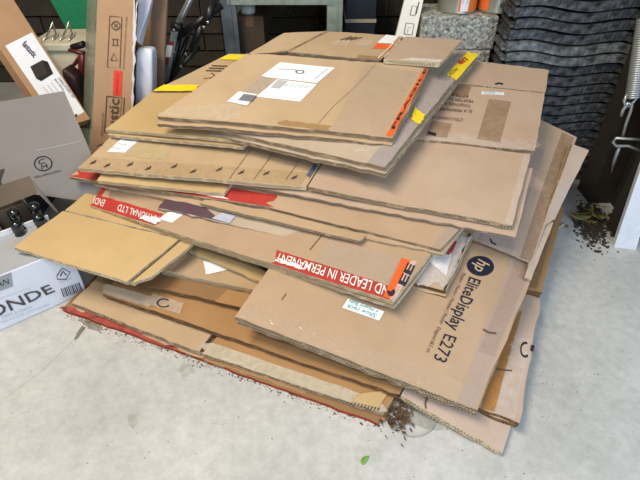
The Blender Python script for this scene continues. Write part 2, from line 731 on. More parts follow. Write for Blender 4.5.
X0, X1, Y0, Y1, ZC = -2.3, 1.065, -2.6, 2.75, 2.5
fl = struct(MB().aabox(X0 - 0.1, X1 + 2.5, Y0 - 0.1, Y1 + 0.2, -0.06, 0.0).build('floor', floor_material()))
PLASTER = mat('painted_plaster', (0.22, 0.20, 0.18), 0.8, var=0.06)
struct(MB().aabox(X0 - 0.1, X1 + 0.1, Y0 - 0.1, Y1 + 0.2, ZC, ZC + 0.05).build('ceiling', mat('ceiling_board', (0.30, 0.28, 0.25), 0.8, var=0.04)))
struct(MB().aabox(X0 - 0.1, X0, Y0, Y1, 0, ZC).build('wall_left', PLASTER))
struct(MB().aabox(X0, X1, Y0 - 0.1, Y0, 0, ZC).build('wall_front', PLASTER))
# right side: wall beyond the jamb, lintel above the open garage door
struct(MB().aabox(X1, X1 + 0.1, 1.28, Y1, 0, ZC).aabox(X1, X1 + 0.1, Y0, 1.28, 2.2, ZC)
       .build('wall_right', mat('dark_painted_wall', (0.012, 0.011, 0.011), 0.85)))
# brick back wall: mortar slab with each brick proud of it
wb = struct(MB().aabox(X0, X1, Y1, Y1 + 0.1, 0, ZC).build('wall_back', mat('cream_mortar', (0.42, 0.36, 0.24), 0.9, var=0.15, bump=0.4)))
BRICK = mat('dark_brick', (0.040, 0.034, 0.027), 0.85, var=0.35, scale=9, bump=0.5, bscale=70)
bl, bh, bd, mo = 0.23, 0.076, 0.022, 0.010
brick_me = None
for r in range(14):
    x = X0 + 0.01 - (0.12 if r % 2 else 0)
    while x < X1 - 0.02:
        a, c = max(x, X0 + 0.005), min(x + bl, X1 - 0.005)
        z = 0.008 + r * (bh + mo)
        if c - a > bl - 0.001:
            if brick_me is None:
                o = MB().aabox(0, bl, -bd, 0.012, 0, bh).build('brick', BRICK)
                brick_me = o.data
            else:
                o = link('brick', brick_me)
            o.parent = wb
            o.location = (a, Y1 - 0.012 + random.uniform(-.002, .002), z)
        elif c - a > 0.03:
            o = MB().aabox(0, c - a, -bd, 0.012, 0, bh).build('brick', BRICK)
            o.parent = wb
            o.location = (a, Y1 - 0.012, z)
        x += bl + mo
# garage lamps on the ceiling
for (lx, ly, lab) in ((-0.80, 0.50, 'white ceiling batten lamp above the cardboard pile'), (-0.7, -0.5, 'white ceiling batten lamp near the garage door')):
    t = thing('ceiling_lamp', (lx, ly, ZC - 0.08), lab, 'lamp', 'ceiling battens')
    MB().aabox(lx - .6, lx + .6, ly - .05, ly + .05, ZC - 0.06, ZC - 0.001).build('housing', mat('white_metal', (0.8, 0.8, 0.8), 0.4), t)
    MB().tube([(lx - .58, ly, ZC - .075), (lx + .58, ly, ZC - .075)], 0.014, 10).build('tube', mat('lamp_tube', (0.9, 0.9, 0.88), 0.3), t)

# ------------------------------------------------------------------ the pile of flattened cartons
SEED = [0]
GROUP = 'flattened cardboard boxes in the pile'


class Carton:
    def __init__(self, label, base):
        self.root = thing('flattened_box', base, label, 'cardboard box', GROUP)
        self.surf = {}

    def panel(self, name, corners, mats, t=0.007, rag=0.004, warp=0.006, bow=0.0, bowv=0.0, plies=(), key=None, plymats=None):
        SEED[0] += 1
        s = Surf([P(*c) for c in corners], warp, bow, bowv, SEED[0])
        self.surf[key or name] = s
        s.root = self.root
        s.obj = slab(name, s, t, mats, self.root, rag)
        for d in plies:
            slab('lower_panel', s.shifted(d), t, plymats or mats, self.root, rag * 1.5)
        return s


def base_at(px, py):
    p = P(px, py, 0)
    return (p.x, p.y, 0)


K, KP, KY = [KRAFT, EDGE], [KRAFT_PINK, EDGE], [KRAFT_YEL, EDGE_PALE]

# -- bottom carton with the red underside
c = Carton('bottom cardboard carton lying on the concrete, with a red edge facing the floor', base_at(240, 330))
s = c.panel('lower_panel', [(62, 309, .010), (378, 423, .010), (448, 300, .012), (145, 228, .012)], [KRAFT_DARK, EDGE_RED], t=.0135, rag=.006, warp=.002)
decal('red_print', s, [(0, 0), (.42, 0), (.40, .035), (0.01, .04)], mat('dirty_red', (.30, .05, .035), .7, var=.5, scale=40), c.root, in_uv=True, n=(20, 2), rag=.2)
s1 = c.panel('upper_panel', [(72, 303, .030), (199, 352, .030), (245, 288, .032), (128, 246, .032)], K, t=.0135, rag=.005, warp=.004, plies=[(.004, -.004, -.018)])
s2 = c.panel('upper_panel', [(203, 353, .030), (384, 413, .028), (425, 345, .030), (255, 290, .032)], [KRAFT_ORANGE, EDGE], t=.0135, rag=.003, warp=.005, plies=[(.0, -.006, -.018)], key='u2')
decal('plastic_wrap', s2, [(203, 354), (382, 413), (386, 402), (208, 342)], tape_mat('cloudy_wrap', (0.70, 0.66, 0.54), 0.55, rough=.2, crinkle=.8), c.root, n=(24, 4), rag=.08)
decal('torn_liner', s2, [(352, 402), (378, 409), (390, 391), (362, 394)], KRAFT_YEL, c.root, eps=.003)
for k in range(9):
    a = 350 + k * 3.4
    line_mark(s2, [(a, 406 + k * .7), (a + 2.2, 403 + k * .7)], 1.1, INK_BROWN, c.root, name='flute_cut', eps=.0036)

# -- long orange-brown carton, with pale end panel at the front
c = Carton('long orange-brown flattened box with an O mark on clear tape, second from the floor', base_at(300, 330))
s = c.panel('upper_panel', [(102, 293, .058), (399, 395, .046), (445, 315, .060), (138, 258, .066)], [KRAFT_ORANGE, EDGE_DARK], t=.0135, rag=.003, warp=.006, plies=[(.006, .004, -.0185)])
decal('torn_liner', s, [(102, 293), (150, 308), (156, 298), (106, 284)], KRAFT_GREY, c.root, n=(14, 3), rag=.08, eps=.002)
decal('clear_tape', s, [(148, 305), (180, 315), (184, 304), (153, 294)], tape_mat('milky_tape', (.62, .50, .40), .55), c.root, eps=.003)
ring_mark(s, 164, 304, 7, 4.5, INK_NAVY, c.root, wd=.22, a0=.6, a1=5.6, eps=.0045)
s = c.panel('end_panel', [(401, 395, .046), (502, 453, .018), (535, 345, .030), (440, 325, .055)], [KRAFT_PALE, EDGE_PALE], t=.0135, rag=.005, warp=.004, plies=[(.003, .008, -.018)])
ring_mark(s, 397, 391, 5, 7, INK_NAVY, c.root, wd=.3, a0=-1.2, a1=1.4, name='ink_mark')
line_mark(s, [(428, 396), (425, 404), (426, 409)], 1.6, INK_BROWN, c.root, name='slot_cut')

# -- dark brown one
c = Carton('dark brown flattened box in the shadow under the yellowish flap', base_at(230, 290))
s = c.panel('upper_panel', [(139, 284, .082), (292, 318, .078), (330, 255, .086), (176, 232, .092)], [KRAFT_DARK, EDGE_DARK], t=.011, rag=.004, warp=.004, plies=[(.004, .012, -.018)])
decal('orange_patch', s, [(215, 302), (262, 312), (275, 298), (228, 290)], KRAFT_ORANGE, c.root, eps=.0014)  # orange-brown patch on the right part of the panel

# -- the one with the white triangle
c = Carton('brown flattened box with a torn white triangular paper scrap on it', base_at(240, 270))
s = c.panel('upper_panel', [(160, 269, .108), (268, 293, .104), (310, 235, .110), (184, 244, .114)], [KRAFT, EDGE_PALE], t=.011, rag=.002, warp=.003, plies=[(0, .004, -.018)])
decal('paper_scrap', s, [(206, 275), (232, 269), (231, 268.5), (203, 261)], WHITE, c.root, eps=.002)

# -- narrow yellowish one with green print
c = Carton('narrow yellowish flattened box with a green printed corner', base_at(240, 255))
s = c.panel('upper_panel', [(188, 250, .126), (268, 285, .120), (292, 255, .126), (194, 238, .132)], [KRAFT_YEL, EDGE_PALE], t=.011, rag=.002, warp=.002)
decal('green_print', s, [(257, 265), (266, 273), (275, 268), (262, 262)], GREEN, c.root, eps=.0016)

# -- right hand cartons low down
c = Carton('pinkish flattened box with brown tape and a C mark, low at the right front corner', base_at(505, 350))
s = c.panel('upper_panel', [(470, 405, .050), (519, 422, .046), (541, 298, .066), (495, 286, .070)], [KRAFT_PALE, EDGE_DARK], t=.0135, rag=.005, warp=.003, plies=[(-.004, .002, -.011), (.004, .006, -.022)])
decal('brown_tape', s, [(481, 409), (494, 412), (522, 312), (508, 309)], tape_mat('orange_brown_tape', (.40, .19, .06), .9, rough=.25, crinkle=.1), c.root, n=(4, 10))
decal('clear_tape', s, [(496, 413), (515, 419), (530, 340), (512, 336)], CLEAR, c.root, n=(4, 8))
ring_mark(s, 525, 350, 5, 8, INK_NAVY, c.root, wd=.28, a0=.9, a1=5.2, name='ink_mark')
line_mark(s, [(488, 366), (500, 370), (512, 371)], 1.5, INK_BROWN, c.root, name='slot_cut')
decal('torn_hole', s, [(530, 351), (533, 352), (535, 346), (531, 345)], INK, c.root)
s = c.panel('back_panel', [(500, 284, .094), (542, 292, .088), (564, 207, .128), (528, 195, .135)], [KRAFT_ORANGE, EDGE_DARK], t=.0135, rag=.004, warp=.003, plies=[(-.004, .004, -.014), (.0, .008, -.030)])
decal('brown_tape', s, [(527, 287), (537, 289), (555, 222), (545, 220)], BROWN_TAPE, c.root)

# -- big left yellowish carton
c = Carton('large plain yellowish flattened box sticking out to the left over the beer case', base_at(110, 250))
s = c.panel('front_flap', [(14, 247, .192), (127, 282, .155), (179, 239, .172), (63, 211, .200)], KY, t=.011, rag=.003, warp=.004, plies=[(.010, .012, -.018)])
c.panel('side_flap', [(131, 283, .153), (151, 277, .152), (194, 243, .168), (182, 240, .170)], KY, t=.011, rag=.002, warp=.002)
c.panel('back_flap', [(65, 210, .202), (186, 239, .174), (240, 200, .186), (104, 178, .206)], KY, t=.011, rag=.002, warp=.003)

# -- the monitor carton
c = Carton('tan monitor carton with a black round logo and large model lettering, flattened', base_at(390, 320))
s = c.panel('front_panel', [(235, 317, .150), (477, 410, .084), (550, 232, .186), (306, 216, .205)], [KRAFT_HP, EDGE], t=.0135, rag=.004, warp=.004, bow=.004, plies=[(.003, .004, -.018)])
HP = s
decal('clear_tape', s, [(237, 317), (474, 408), (482, 392), (246, 302)], tape_mat('crinkled_tape', (.66, .52, .38), .32, rough=.12, crinkle=1.0), c.root, n=(30, 4), rag=.03, label='crinkled clear tape along the front edge')
decal('clear_tape', s, [(457, 402), (474, 409), (545, 240), (515, 245)], CLEAR_PURPLE, c.root, n=(6, 24), eps=.0018)
decal('brown_tape', s, [(478, 352), (494, 357), (535, 258), (519, 252)], tape_mat('faint_tape', (.45, .33, .28), .25), c.root, n=(4, 12), eps=.0024)
line_mark(s, [(483, 330), (488, 333), (496, 334)], 1.8, INK_BROWN, c.root, name='slot_cut', eps=.003)
line_mark(s, [(282, 300), (286, 294)], 0.9, INK_BROWN, c.root, name='crease')
# round logo: disc with the two letters reversed out
ring_mark(s, 480.3, 266.3, 13, 13, INK_NAVY, c.root, fill=True, name='logo_disc', rot=((12.8, 4.0), (-4.6, 9.2)))
lettering(s, 'hp', [(474.9, 258.3), (469.6, 269.4), (485.7, 274.3), (491.0, 263.2)], KRAFT_PINK, c.root, eps=.003, shear=.3, bold=.012, name='logo_letters', full=(-.2, .72))
lettering(s, 'EliteDisplay', [(469.5, 277), (447, 328), (459.5, 333), (481, 281)], INK_NAVY, c.root, bold=.008)
lettering(s, 'E273', [(444.5, 334), (433, 359), (445.5, 364), (457, 338)], INK_NAVY, c.root)
lettering(s, 'Monitor | Monitor | Moniteur | Monitor   Diagonal 68,5 cm', [(462.5, 273), (426, 352), (429.5, 353.5), (466, 274.5)], INK_BROWN, c.root, full=(0, .7))
lb = decal('handwritten_label', s, [(379, 321), (342, 308), (348, 299), (384, 312)], mat('white_sticker', (.85, .87, .86), .5, var=.02), c.root, eps=.0018, label='small white sticker with teal handwriting')
lettering(s, 'Shoe rack', [(377, 315), (347, 304.5), (345.5, 308), (375, 319)], TEAL, lb, eps=.003, bold=.01, shear=.2, name='handwriting')
lettering(s, '+ Hoard Baby', [(379, 310.5), (349, 299.5), (347.2, 303.2), (377.5, 314)], TEAL, lb, eps=.003, bold=.01, shear=.2, name='handwriting')

# -- right-hand carton reaching back
c = Carton('mauve-brown flattened box with long taped flaps at the right rear of the pile', base_at(530, 230))
s = c.panel('side_panel', [(466, 236, .207), (531, 264, .172), (577, 137, .305), (538, 118, .335)], [KRAFT_PINK, EDGE], t=.004, rag=.002, warp=.003)
decal('brown_tape', s, [(520, 258), (531, 262), (574, 138), (562, 132)], BROWN_TAPE, c.root, n=(4, 14))
decal('clear_tape', s, [(478, 241), (512, 255), (545, 150), (520, 150)], CLEAR_PURPLE, c.root, n=(6, 12))
line_mark(s, [(490, 239), (492, 243), (496, 245)], 1.4, INK_NAVY, c.root)
s = c.panel('rear_flap', [(543, 226, .206), (555, 219, .200), (589, 150, .302), (573, 144, .312)], [KRAFT_PALE, EDGE], t=.011, rag=.003, warp=.003)
s = c.panel('torn_flap', [(524, 278, .166), (531, 280, .160), (553, 222, .194), (541, 224, .198)], [KRAFT_PINK, EDGE_GREY], t=.008, rag=.004, warp=.006)
decal('clear_tape', s, [(525, 277), (531, 279), (553, 223), (542, 225)], CLEAR, c.root, eps=.002)

# -- plastic wrapped sheet on the monitor carton
c = Carton('plastic-wrapped flattened box lying on the monitor carton', base_at(420, 260))
s = c.panel('upper_panel', [(330, 262, .182), (446, 291, .172), (474, 231, .226), (362, 205, .236)], [KRAFT, EDGE_DARK], t=.0135, rag=.002, warp=.003, plies=[(.002, -.002, -.018)])
decal('plastic_wrap', s, [(402, 279), (446, 290), (472, 236), (430, 226)], tape_mat('grey_wrap', (.72, .70, .74), .42, rough=.15, crinkle=1.0), c.root, n=(10, 10), eps=.003, rag=.15)
decal('plastic_wrap', s, [(428, 262), (446, 278), (452, 250), (430, 258)], tape_mat('bright_wrap', (.90, .90, .94), .55, rough=.12, crinkle=1.0), c.root, n=(8, 8), eps=.006, rag=.04)
line_mark(s, [(447, 256), (452, 250), (455, 243)], 3.0, RED, c.root, name='red_print', eps=.008)
line_mark(s, [(444, 291), (455, 268), (470, 234)], 1.8, INK, c.root, name='dark_seam', eps=.002)

# -- red-taped carton
c = Carton('flattened box edged with red printed tape reading LEADER IN, orange tape at its corner', base_at(260, 230))
s = c.panel('upper_panel', [(90, 206, .206), (393, 302, .200), (462, 212, .262), (128, 168, .252)], [KRAFT_HP, EDGE_PALE], t=.0135, rag=.0025, warp=.004, plies=[(.006, .004, -.018)])
RT = s
decal('red_tape', s, [(91, 206), (157, 226), (163, 214), (97, 195)], RED, c.root, n=(16, 4), rag=.06)
decal('red_tape', s, [(97, 195), (101, 196), (107, 189), (103, 187)], RED, c.root, n=(3, 3))
decal('red_tape', s, [(273, 264), (393, 301), (398, 289), (279, 251)], RED, c.root, n=(24, 4), rag=.05)
lettering(s, 'ND LEADER IN PERMANENT', [(390, 287), (278, 253), (275, 261), (387, 297)], PALE_INK, c.root, bold=.004)
lettering(s, 'NATIONAL LTD', [(160, 217), (119, 204.5), (117, 211), (157, 223)], PALE_INK, c.root)
lettering(s, 'END)', [(106, 200.5), (95, 197.5), (93, 204), (103, 207)], PALE_INK, c.root)
decal('torn_tape', s, [(140, 219), (158, 225), (160, 219), (143, 215)], PALE_INK, c.root, n=(10, 3), rag=.25, eps=.0022)
decal('torn_tape', s, [(277, 262), (302, 270), (304, 267), (279, 259)], PALE_INK, c.root, n=(12, 3), rag=.3, eps=.0024)
decal('orange_tape', s, [(383, 297), (392, 300), (413, 262), (402, 258)], ORANGE, c.root, eps=.0024, n=(4, 8))
lettering(s, 'EE', [(398, 284), (408, 263), (415, 266), (405, 287)], INK, c.root, eps=.0034, bold=.03)
ring_mark(s, 391, 292, 4, 5, INK, c.root, fill=True, a0=-.6, a1=3.4, eps=.0034, name='glass_icon')
decal('clear_tape', s, [(389, 300), (394, 302), (417, 262), (411, 261)], WRAP, c.root, eps=.003, n=(3, 6))
decal('paper_scrap', s, [(159, 219), (172, 223), (190, 210), (176, 207)], WHITE, c.root)
line_mark(s, [(218, 219), (222, 216)], 3, INK_BROWN, c.root)
line_mark(s, [(310, 250), (330, 226)], 0.8, INK_BROWN, c.root, name='crease')
decal('faint_tape', s, [(312, 268), (385, 292), (405, 258), (330, 240)], tape_mat('dull_tape', (.62, .52, .44), .3), c.root, n=(10, 6), eps=.001)

# -- purple-edged torn one
c = Carton('flattened box with a dark purple printed end and a torn grey front edge', base_at(280, 200))
s = c.panel('upper_panel', [(158, 208, .228), (414, 266, .216), (452, 212, .268), (195, 166, .272)], [KRAFT_GREY, EDGE_GREY], t=.011, rag=.006, warp=.006)
decal('purple_print', s, [(158, 208), (222, 222), (205, 207), (168, 197)], PURPLE, c.root, n=(10, 4), rag=.02)
decal('blue_scrap', s, [(212, 219), (230, 224), (236, 216), (222, 213)], mat('pale_blue_paper', (.42, .44, .55), .5), c.root, eps=.003)

# -- carton with the red front edge
c = Carton('flattened box with a red printed front edge near the middle of the pile', base_at(270, 190))
c.panel('lower_panel', [(93, 184, .243), (443, 254, .238), (476, 212, .282), (125, 156, .290)], [KRAFT_HP, EDGE_PALE], t=.0135, rag=.005, warp=.004)
s = c.panel('upper_panel', [(69, 177, .264), (269, 207, .262), (285, 188, .282), (100, 158, .285)], K, t=.011, rag=.003, warp=.003, key='u1')
decal('red_print', s, [(.01, .01), (.995, .01), (.97, .60), (.02, .55)], RED, c.root, in_uv=True, n=(20, 4), rag=.06)
decal('pale_scuff', s, [(196, 194), (226, 199), (227, 196.5), (199, 191)], PALE_INK, c.root, n=(8, 2), rag=.3, eps=.002)
s = c.panel('upper_panel', [(269, 208, .260), (441, 249, .252), (474, 212, .290), (290, 180, .290)], [KRAFT_HP, EDGE], t=.0135, rag=.003, warp=.004, key='u2')
decal('clear_tape', s, [(432, 246), (441, 249), (462, 226), (450, 222)], CLEAR_PURPLE, c.root)
c.panel('front_lip', [(200, 203, .254), (360, 241, .246), (366, 235, .250), (206, 198, .256)], [KRAFT, EDGE], t=.008, rag=.003, warp=.003)

# -- large taped carton (two front panels, two back flaps, lower flaps)
c = Carton('widest flattened box with taped yellowish left end and plain pinkish right panel', base_at(320, 150))
c.panel('lower_flap', [(97, 181, 0.284), (224, 193, 0.282), (250, 160, 0.304), (118, 152, 0.312)], KY, t=.011, rag=.002, warp=.003)
c.panel('lower_flap', [(226, 182, 0.292), (515, 237, 0.282), (533, 168, 0.346), (250, 148, 0.338)], [KRAFT_PINK, EDGE_GREY], t=.008, rag=.005, warp=.005, key='lf2')
s = c.panel('left_panel', [(78, 168, 0.316), (306, 187, 0.316), (342, 130, 0.370), (118, 130, 0.354)], [KRAFT, EDGE_PALE], t=.0135, rag=.004, warp=.004)
LP = s
decal('paper_label', s, [(107, 152), (125, 153), (145, 135), (128, 133)], WHITE, c.root, label='white paper label under yellowed tape')
for k in range(4):
    line_mark(s, [(112 + k * 6, 148 - k * 3.8), (124 + k * 6 - 3, 149 - k * 3.8)], .8, GREY_PAPER, c.root, name='printed_line', eps=.002)
decal('yellowed_tape', s, [(124, 156), (165, 160), (172, 144), (146, 136)], tape_mat('yellowed_tape', (.62, .52, .30), .5), c.root, n=(8, 6), rag=.1, eps=.002)
decal('brown_tape', s, [(79, 168), (300, 186), (310, 173), (90, 157)], tape_mat('tan_tape', (.50, .36, .18), .22, rough=.2, crinkle=.2), c.root, n=(24, 3))
for (x, y) in ((93, 163), (107, 166), (130, 165), (148, 169), (174, 167), (193, 172), (219, 170), (241, 173), (266, 174), (294, 178), (100, 146)):
    line_mark(s, [(x - 3, y + 1.4), (x, y + .6), (x + 3.5, y - 2.2)], .8, INK_NAVY, c.root, eps=.003)
    line_mark(s, [(x - 1, y - .6), (x + 2.5, y + .2)], .8, INK_NAVY, c.root, eps=.003)
for x in (243, 268, 300):
    line_mark(s, [(x - 14, 180), (x + 8, 150)], .4, INK_BROWN, c.root, name='tape_edge', eps=.003)
line_mark(s, [(308, 177), (313, 170), (316, 165)], 4, mat('blue_grey_ink', (.08, .10, .16), .5), c.root, eps=.003)
s = c.panel('right_panel', [(308, 187, 0.318), (512, 225, 0.306), (531, 154, 0.374), (345, 128, 0.372)], KP, t=.0135, rag=.003, warp=.004)
decal('clear_tape', s, [(505, 223), (512, 225), (531, 156), (524, 155)], CLEAR, c.root, n=(3, 10))
s = c.panel('back_panel', [(398, 137, 0.380), (535, 151, 0.376), (545, 93, 0.436), (428, 77, 0.453)], KP, t=.0135, rag=.003, warp=.004)
decal('brown_tape', s, [(477, 139), (500, 143), (511, 102), (489, 99)], BROWN_TAPE, c.root, label='vertical strip of brown tape')
decal('brown_tape', s, [(425, 136), (447, 138), (452, 124), (432, 121)], BROWN_TAPE, c.root)
decal('brown_tape', s, [(450, 96), (467, 98), (473, 83), (457, 80)], BROWN_TAPE, c.root)
decal('clear_tape', s, [(420, 140), (535, 151), (538, 141), (426, 130)], CLEAR, c.root, n=(14, 3), rag=.1)
decal('paper_sticker', s, [(481, 94.5), (504, 95.5), (504, 92.5), (482, 91.5)], WHITE, c.root)
lettering(s, 'x1  90034', [(502, 92.2), (484, 91.6), (483, 94.2), (502, 95)], GREY_PAPER, c.root, eps=.003)
for tx, x0, x1, y in (('CTN LOADED THIS', 463, 428, 120), ('IS A PERMANENT', 472, 432, 111.5), ('TOGETHER IN 3', 471, 440, 106), ('MORTEM DON', 473, 444, 101.5), ('ATTILAM', 469, 448, 97)):
    lettering(s, tx, [(x1 + (x0 - x1), y - 1.5 + .5), (x1, y - 4.5 + .5), (x1 - .8, y - 1.2), (x0 - .8, y + 2)], INK_BROWN, c.root, eps=.003)
line_mark(s, [(428, 133), (432, 134), (436, 135)], 3, INK, c.root)
s = c.panel('rear_flap', [(424, 79, 0.456), (545, 92, 0.440), (549, 70, 0.470), (438, 56, 0.484)], KP, t=.0135, rag=.003, warp=.003)
line_mark(s, [(495, 84.5), (499, 83.5), (503, 84.5)], 1.6, INK, c.root, name='slot_cut')

# -- yellow-taped carton under the left of the top box
c = Carton('plain yellowish flattened box with yellow tape on its rear edge, under the top box', base_at(200, 90))
s = c.panel('front_panel', [(105, 129, .378), (240, 141, .386), (300, 92, .448), (152, 92, .424)], KY, t=.010, rag=.002, warp=.003, plies=[(.004, -.002, -.0165)])
s = c.panel('rear_flap', [(153, 91, .430), (300, 91, .452), (345, 56, .505), (229, 54, .505)], [KRAFT, EDGE], t=.010, rag=.002, warp=.003)
decal('yellow_tape', s, [(154, 91.5), (193, 91.5), (201, 85.5), (163, 85.5)], YELLOW, c.root, n=(8, 3), rag=.08, eps=.003)
decal('yellow_tape', s, [(219, 60), (250, 61), (258, 56), (229, 55)], YELLOW, c.root, n=(6, 2), eps=.003)
for k in range(3):
    line_mark(s, [(206 + k * 3, 71 - k * 2.4), (222 + k * 3, 71.5 - k * 2.4)], .9, INK_BROWN, c.root, name='printed_line', eps=.003)
ring_mark(s, 207, 76, 8, 3, INK_BROWN, c.root, a0=-1, a1=2, wd=.15, eps=.003)

# -- dusty grey carton right under the top box
c = Carton('dusty greyish flattened box right under the top one, bound in clear tape', base_at(330, 130))
s = c.panel('upper_panel', [(206, 127, 0.410), (385, 167, 0.402), (478, 51, 0.516), (300, 48, 0.522)], [KRAFT_GREY, EDGE], t=.0135, rag=.003, warp=.004, plies=[(.002, -.003, -.0185)])
decal('clear_tape', s, [(367, 163), (385, 167), (478, 51), (459, 51)], tape_mat('mauve_tape', (.46, .41, .43), .55, rough=.15, crinkle=.4), c.root, n=(4, 24))
decal('yellow_tape', s, [(446, 76), (456, 81), (479, 55), (468, 52)], YELLOW, c.root, n=(5, 6), eps=.003, rag=.08)
lettering(s, 'en', [(460, 66), (468, 61), (464, 57.5), (456, 63)], RED, c.root, eps=.0045, bold=.03, full=(0, .55))
lettering(s, 'SCIN', [(450, 77), (458, 71), (456, 69), (449, 74)], INK_BROWN, c.root, eps=.0045)
decal('yellow_tape', s, [(411, 121), (421, 125), (425, 116), (415, 109)], YELLOW, c.root, n=(4, 4), eps=.004, rag=.2)

# -- top box with shipping labels
c = Carton('topmost flattened box with white shipping labels and an orange taped edge', base_at(300, 90))
s = c.panel('main_panel', [(157, 117, 0.440), (393, 138, 0.442), (429, 67, 0.522), (246, 54, 0.550)], K, t=.0135, rag=.004, warp=.006, bow=.006, plies=[(-.002, -.003, -.018)])
TOP = s
lab = decal('shipping_label', s, [(261, 76.5), (317, 83.5), (335, 68), (280, 62.5)], WHITE, c.root, label='upper white shipping label')
line_mark(s, [(278, 69.5), (292, 70), (297, 71)], .6, GREY_PAPER, c.root, name='printed_line', eps=.003)
ring_mark(s, 300, 72.5, 4.5, 1.8, INK, c.root, wd=.25, name='pen_mark', eps=.003)
line_mark(s, [(314, 80), (328, 69)], .5, GREY_PAPER, c.root, name='printed_line', eps=.003)
decal('shipping_label', s, [(256, 97), (300, 102), (317, 84.5), (277, 79.5)], WHITE, c.root, label='lower white shipping label with barcode and grey block')
decal('grey_block', s, [(271, 88), (279, 89), (288, 81.8), (278, 80.5)], GREY_PAPER, c.root, eps=.003)
for k in range(5):
    line_mark(s, [(284 + k * 5, 86.0 + k * .5 + 1), (289 + k * 5, 86.4 + k * .5 - 2)], .5, GREY_PAPER, c.root, name='printed_line', eps=.003)
decal('worn_tape', s, [(241, 92), (258, 95), (276, 80), (262, 76)], tape_mat('grey_tape', (.52, .44, .36), .6), c.root, eps=.0018)
decal('barcode_label', s, [(227, 102), (247, 106), (258, 95), (239, 92)], WHITE, c.root, eps=.0024, label='small white barcode label')
for k in range(8):
    line_mark(s, [(239 + k * 1.7, 101 + k * .25), (245 + k * 1.7, 94.5 + k * .25)], .8, INK_NAVY, c.root, name='barcode_bar', eps=.0036)
decal('clear_tape', s, [(160, 116), (238, 121), (244, 104), (172, 108)], tape_mat('crumpled_tape', (.70, .60, .45), .40, crinkle=.9), c.root, n=(14, 4), rag=.15)
decal('orange_tape', s, [(386, 136), (392, 137), (428, 70), (424, 69)], ORANGE, c.root, n=(3, 12), eps=.002)
lettering(s, 'FRAGILE', [(394, 130), (428, 68), (425.5, 68), (391, 129)], INK, c.root, eps=.003, bold=.02)
decal('clear_tape', s, [(330, 132), (384, 136), (418, 72), (365, 64)], tape_mat('mat_tape', (.58, .46, .38), .28), c.root, n=(8, 8))
decal('brown_tape', s, [(280, 125), (330, 131), (332, 126), (284, 120)], tape_mat('ochre_tape', (.42, .26, .10), .6), c.root, n=(8, 2), rag=.2)
line_mark(s, [(318, 124), (332, 108), (358, 84), (376, 64)], .35, EDGE_DARK, c.root, name='crease', eps=.001)
s = c.panel('left_rear_flap', [(248, 54, 0.552), (287, 52, 0.550), (327, 31, 0.578), (284, 33, 0.582)], K, t=.0135, rag=.004, warp=.004)
s = c.panel('middle_rear_flap', [(288, 52, 0.550), (381, 60, 0.536), (403, 36.5, 0.566), (328, 31, 0.578)], K, t=.0135, rag=.003, warp=.004)
decal('brown_tape', s, [(354, 61), (379, 60), (382, 57), (359, 55)], BROWN_TAPE, c.root)
decal('paper_label', s, [(377, 43), (392, 44), (399, 36.5), (386, 35)], WHITE, c.root)
decal('orange_tape', s, [(372, 48.5), (392, 49.5), (394, 45), (378, 43.5)], ORANGE, c.root, rag=.15)
decal('clear_tape', s, [(330, 45), (346, 47), (351, 40), (338, 38)], CLEAR, c.root)
decal('clear_tape', s, [(355, 45), (368, 47), (374, 41), (362, 40)], CLEAR, c.root)
for k in range(3):
    line_mark(s, [(340 + k * 5, 40.5), (352 + k * 5, 37 + k * .4)], .7, INK_BROWN, c.root, name='printed_line', eps=.002)
for pts in ([(289, 51), (300, 45.5), (312, 39), (327, 31.5)], [(262, 53.6), (275, 52.6), (288, 51.5)]):
    line_mark(s, pts, 1.3, mat('torn_seam', (.30, .20, .12), .9, var=.6, scale=60), c.root, name='torn_seam', eps=.002)
for pts in ([(378, 58.5), (388, 49), (394, 43)], [(384, 58), (392, 50), (400, 41)]):
    line_mark(s, pts, 1.2, mat('torn_pale_seam', (.62, .52, .40), .9, var=.5, scale=60), c.root, name='torn_seam', eps=.002)
s = c.panel('right_rear_flap', [(384, 59, 0.546), (440, 63, 0.538), (462, 40, 0.560), (405, 36.5, 0.570)], [KRAFT_PINK, EDGE_PALE], t=.0135, rag=.002, warp=.003)
decal('pale_fold', s, [(400, 60), (440, 63), (442, 60), (412, 58)], tape_mat('white_fold', (.80, .76, .70), .8), c.root, rag=.1)


# ------------------------------------------------------------------ left: beer case and wine carton
def plane_surf(c):
    return Surf(c)


CASE_WHITE = mat('white_carton_print', (0.66, 0.68, 0.76), 0.5, var=0.03)
CASE_GREY = mat('grey_carton_print', (0.36, 0.38, 0.42), 0.5, var=0.05)
f0 = P(87, 292, 0)
f1 = P(0, 331, 0)
du = (f1 - f0).normalized()
bk = Vector((-du.y, du.x, 0))
if bk.y < 0:
    bk = -bk
hz = Vector((0, 0, 0.165))
t = thing('beer_case', f0 + du * .2, 'white and grey beer case on the floor reading ONDE', 'beer case')
Lc, Dc = 0.40, 0.17
body = MB().box(f0, du * Lc, bk * Dc, hz).build('body', CASE_WHITE, t)
bevel(body, .003)
fs = plane_surf([f0 + du * Lc, f0, f0 + hz, f0 + du * Lc + hz])
ts = plane_surf([f0 + du * Lc + hz, f0 + hz, f0 + bk * Dc + hz, f0 + du * Lc + bk * Dc + hz])
decal('grey_lid', ts, [(.01, .01), (.99, .01), (.99, .97), (.01, .97)], CASE_GREY, t, in_uv=True, eps=.0008)
MB().box(f0 + bk * Dc + hz, du * Lc, bk * .006, Vector((0, 0, .016))).build('lid_flap', mat('white_flap', (.72, .73, .80), .5, var=.02), t)
decal('grey_banner', fs, [(-30, 302), (13, 286), (17, 281), (11, 272), (0, 0)][:2] + [(11, 272), (-30, 288)], mat('banner_grey', (.30, .32, .33), .5), t)
lettering(fs, 'AUSTRALIAN', [(-45, 302), (9, 283.5), (8, 277.5), (-45, 294)], INK, t)
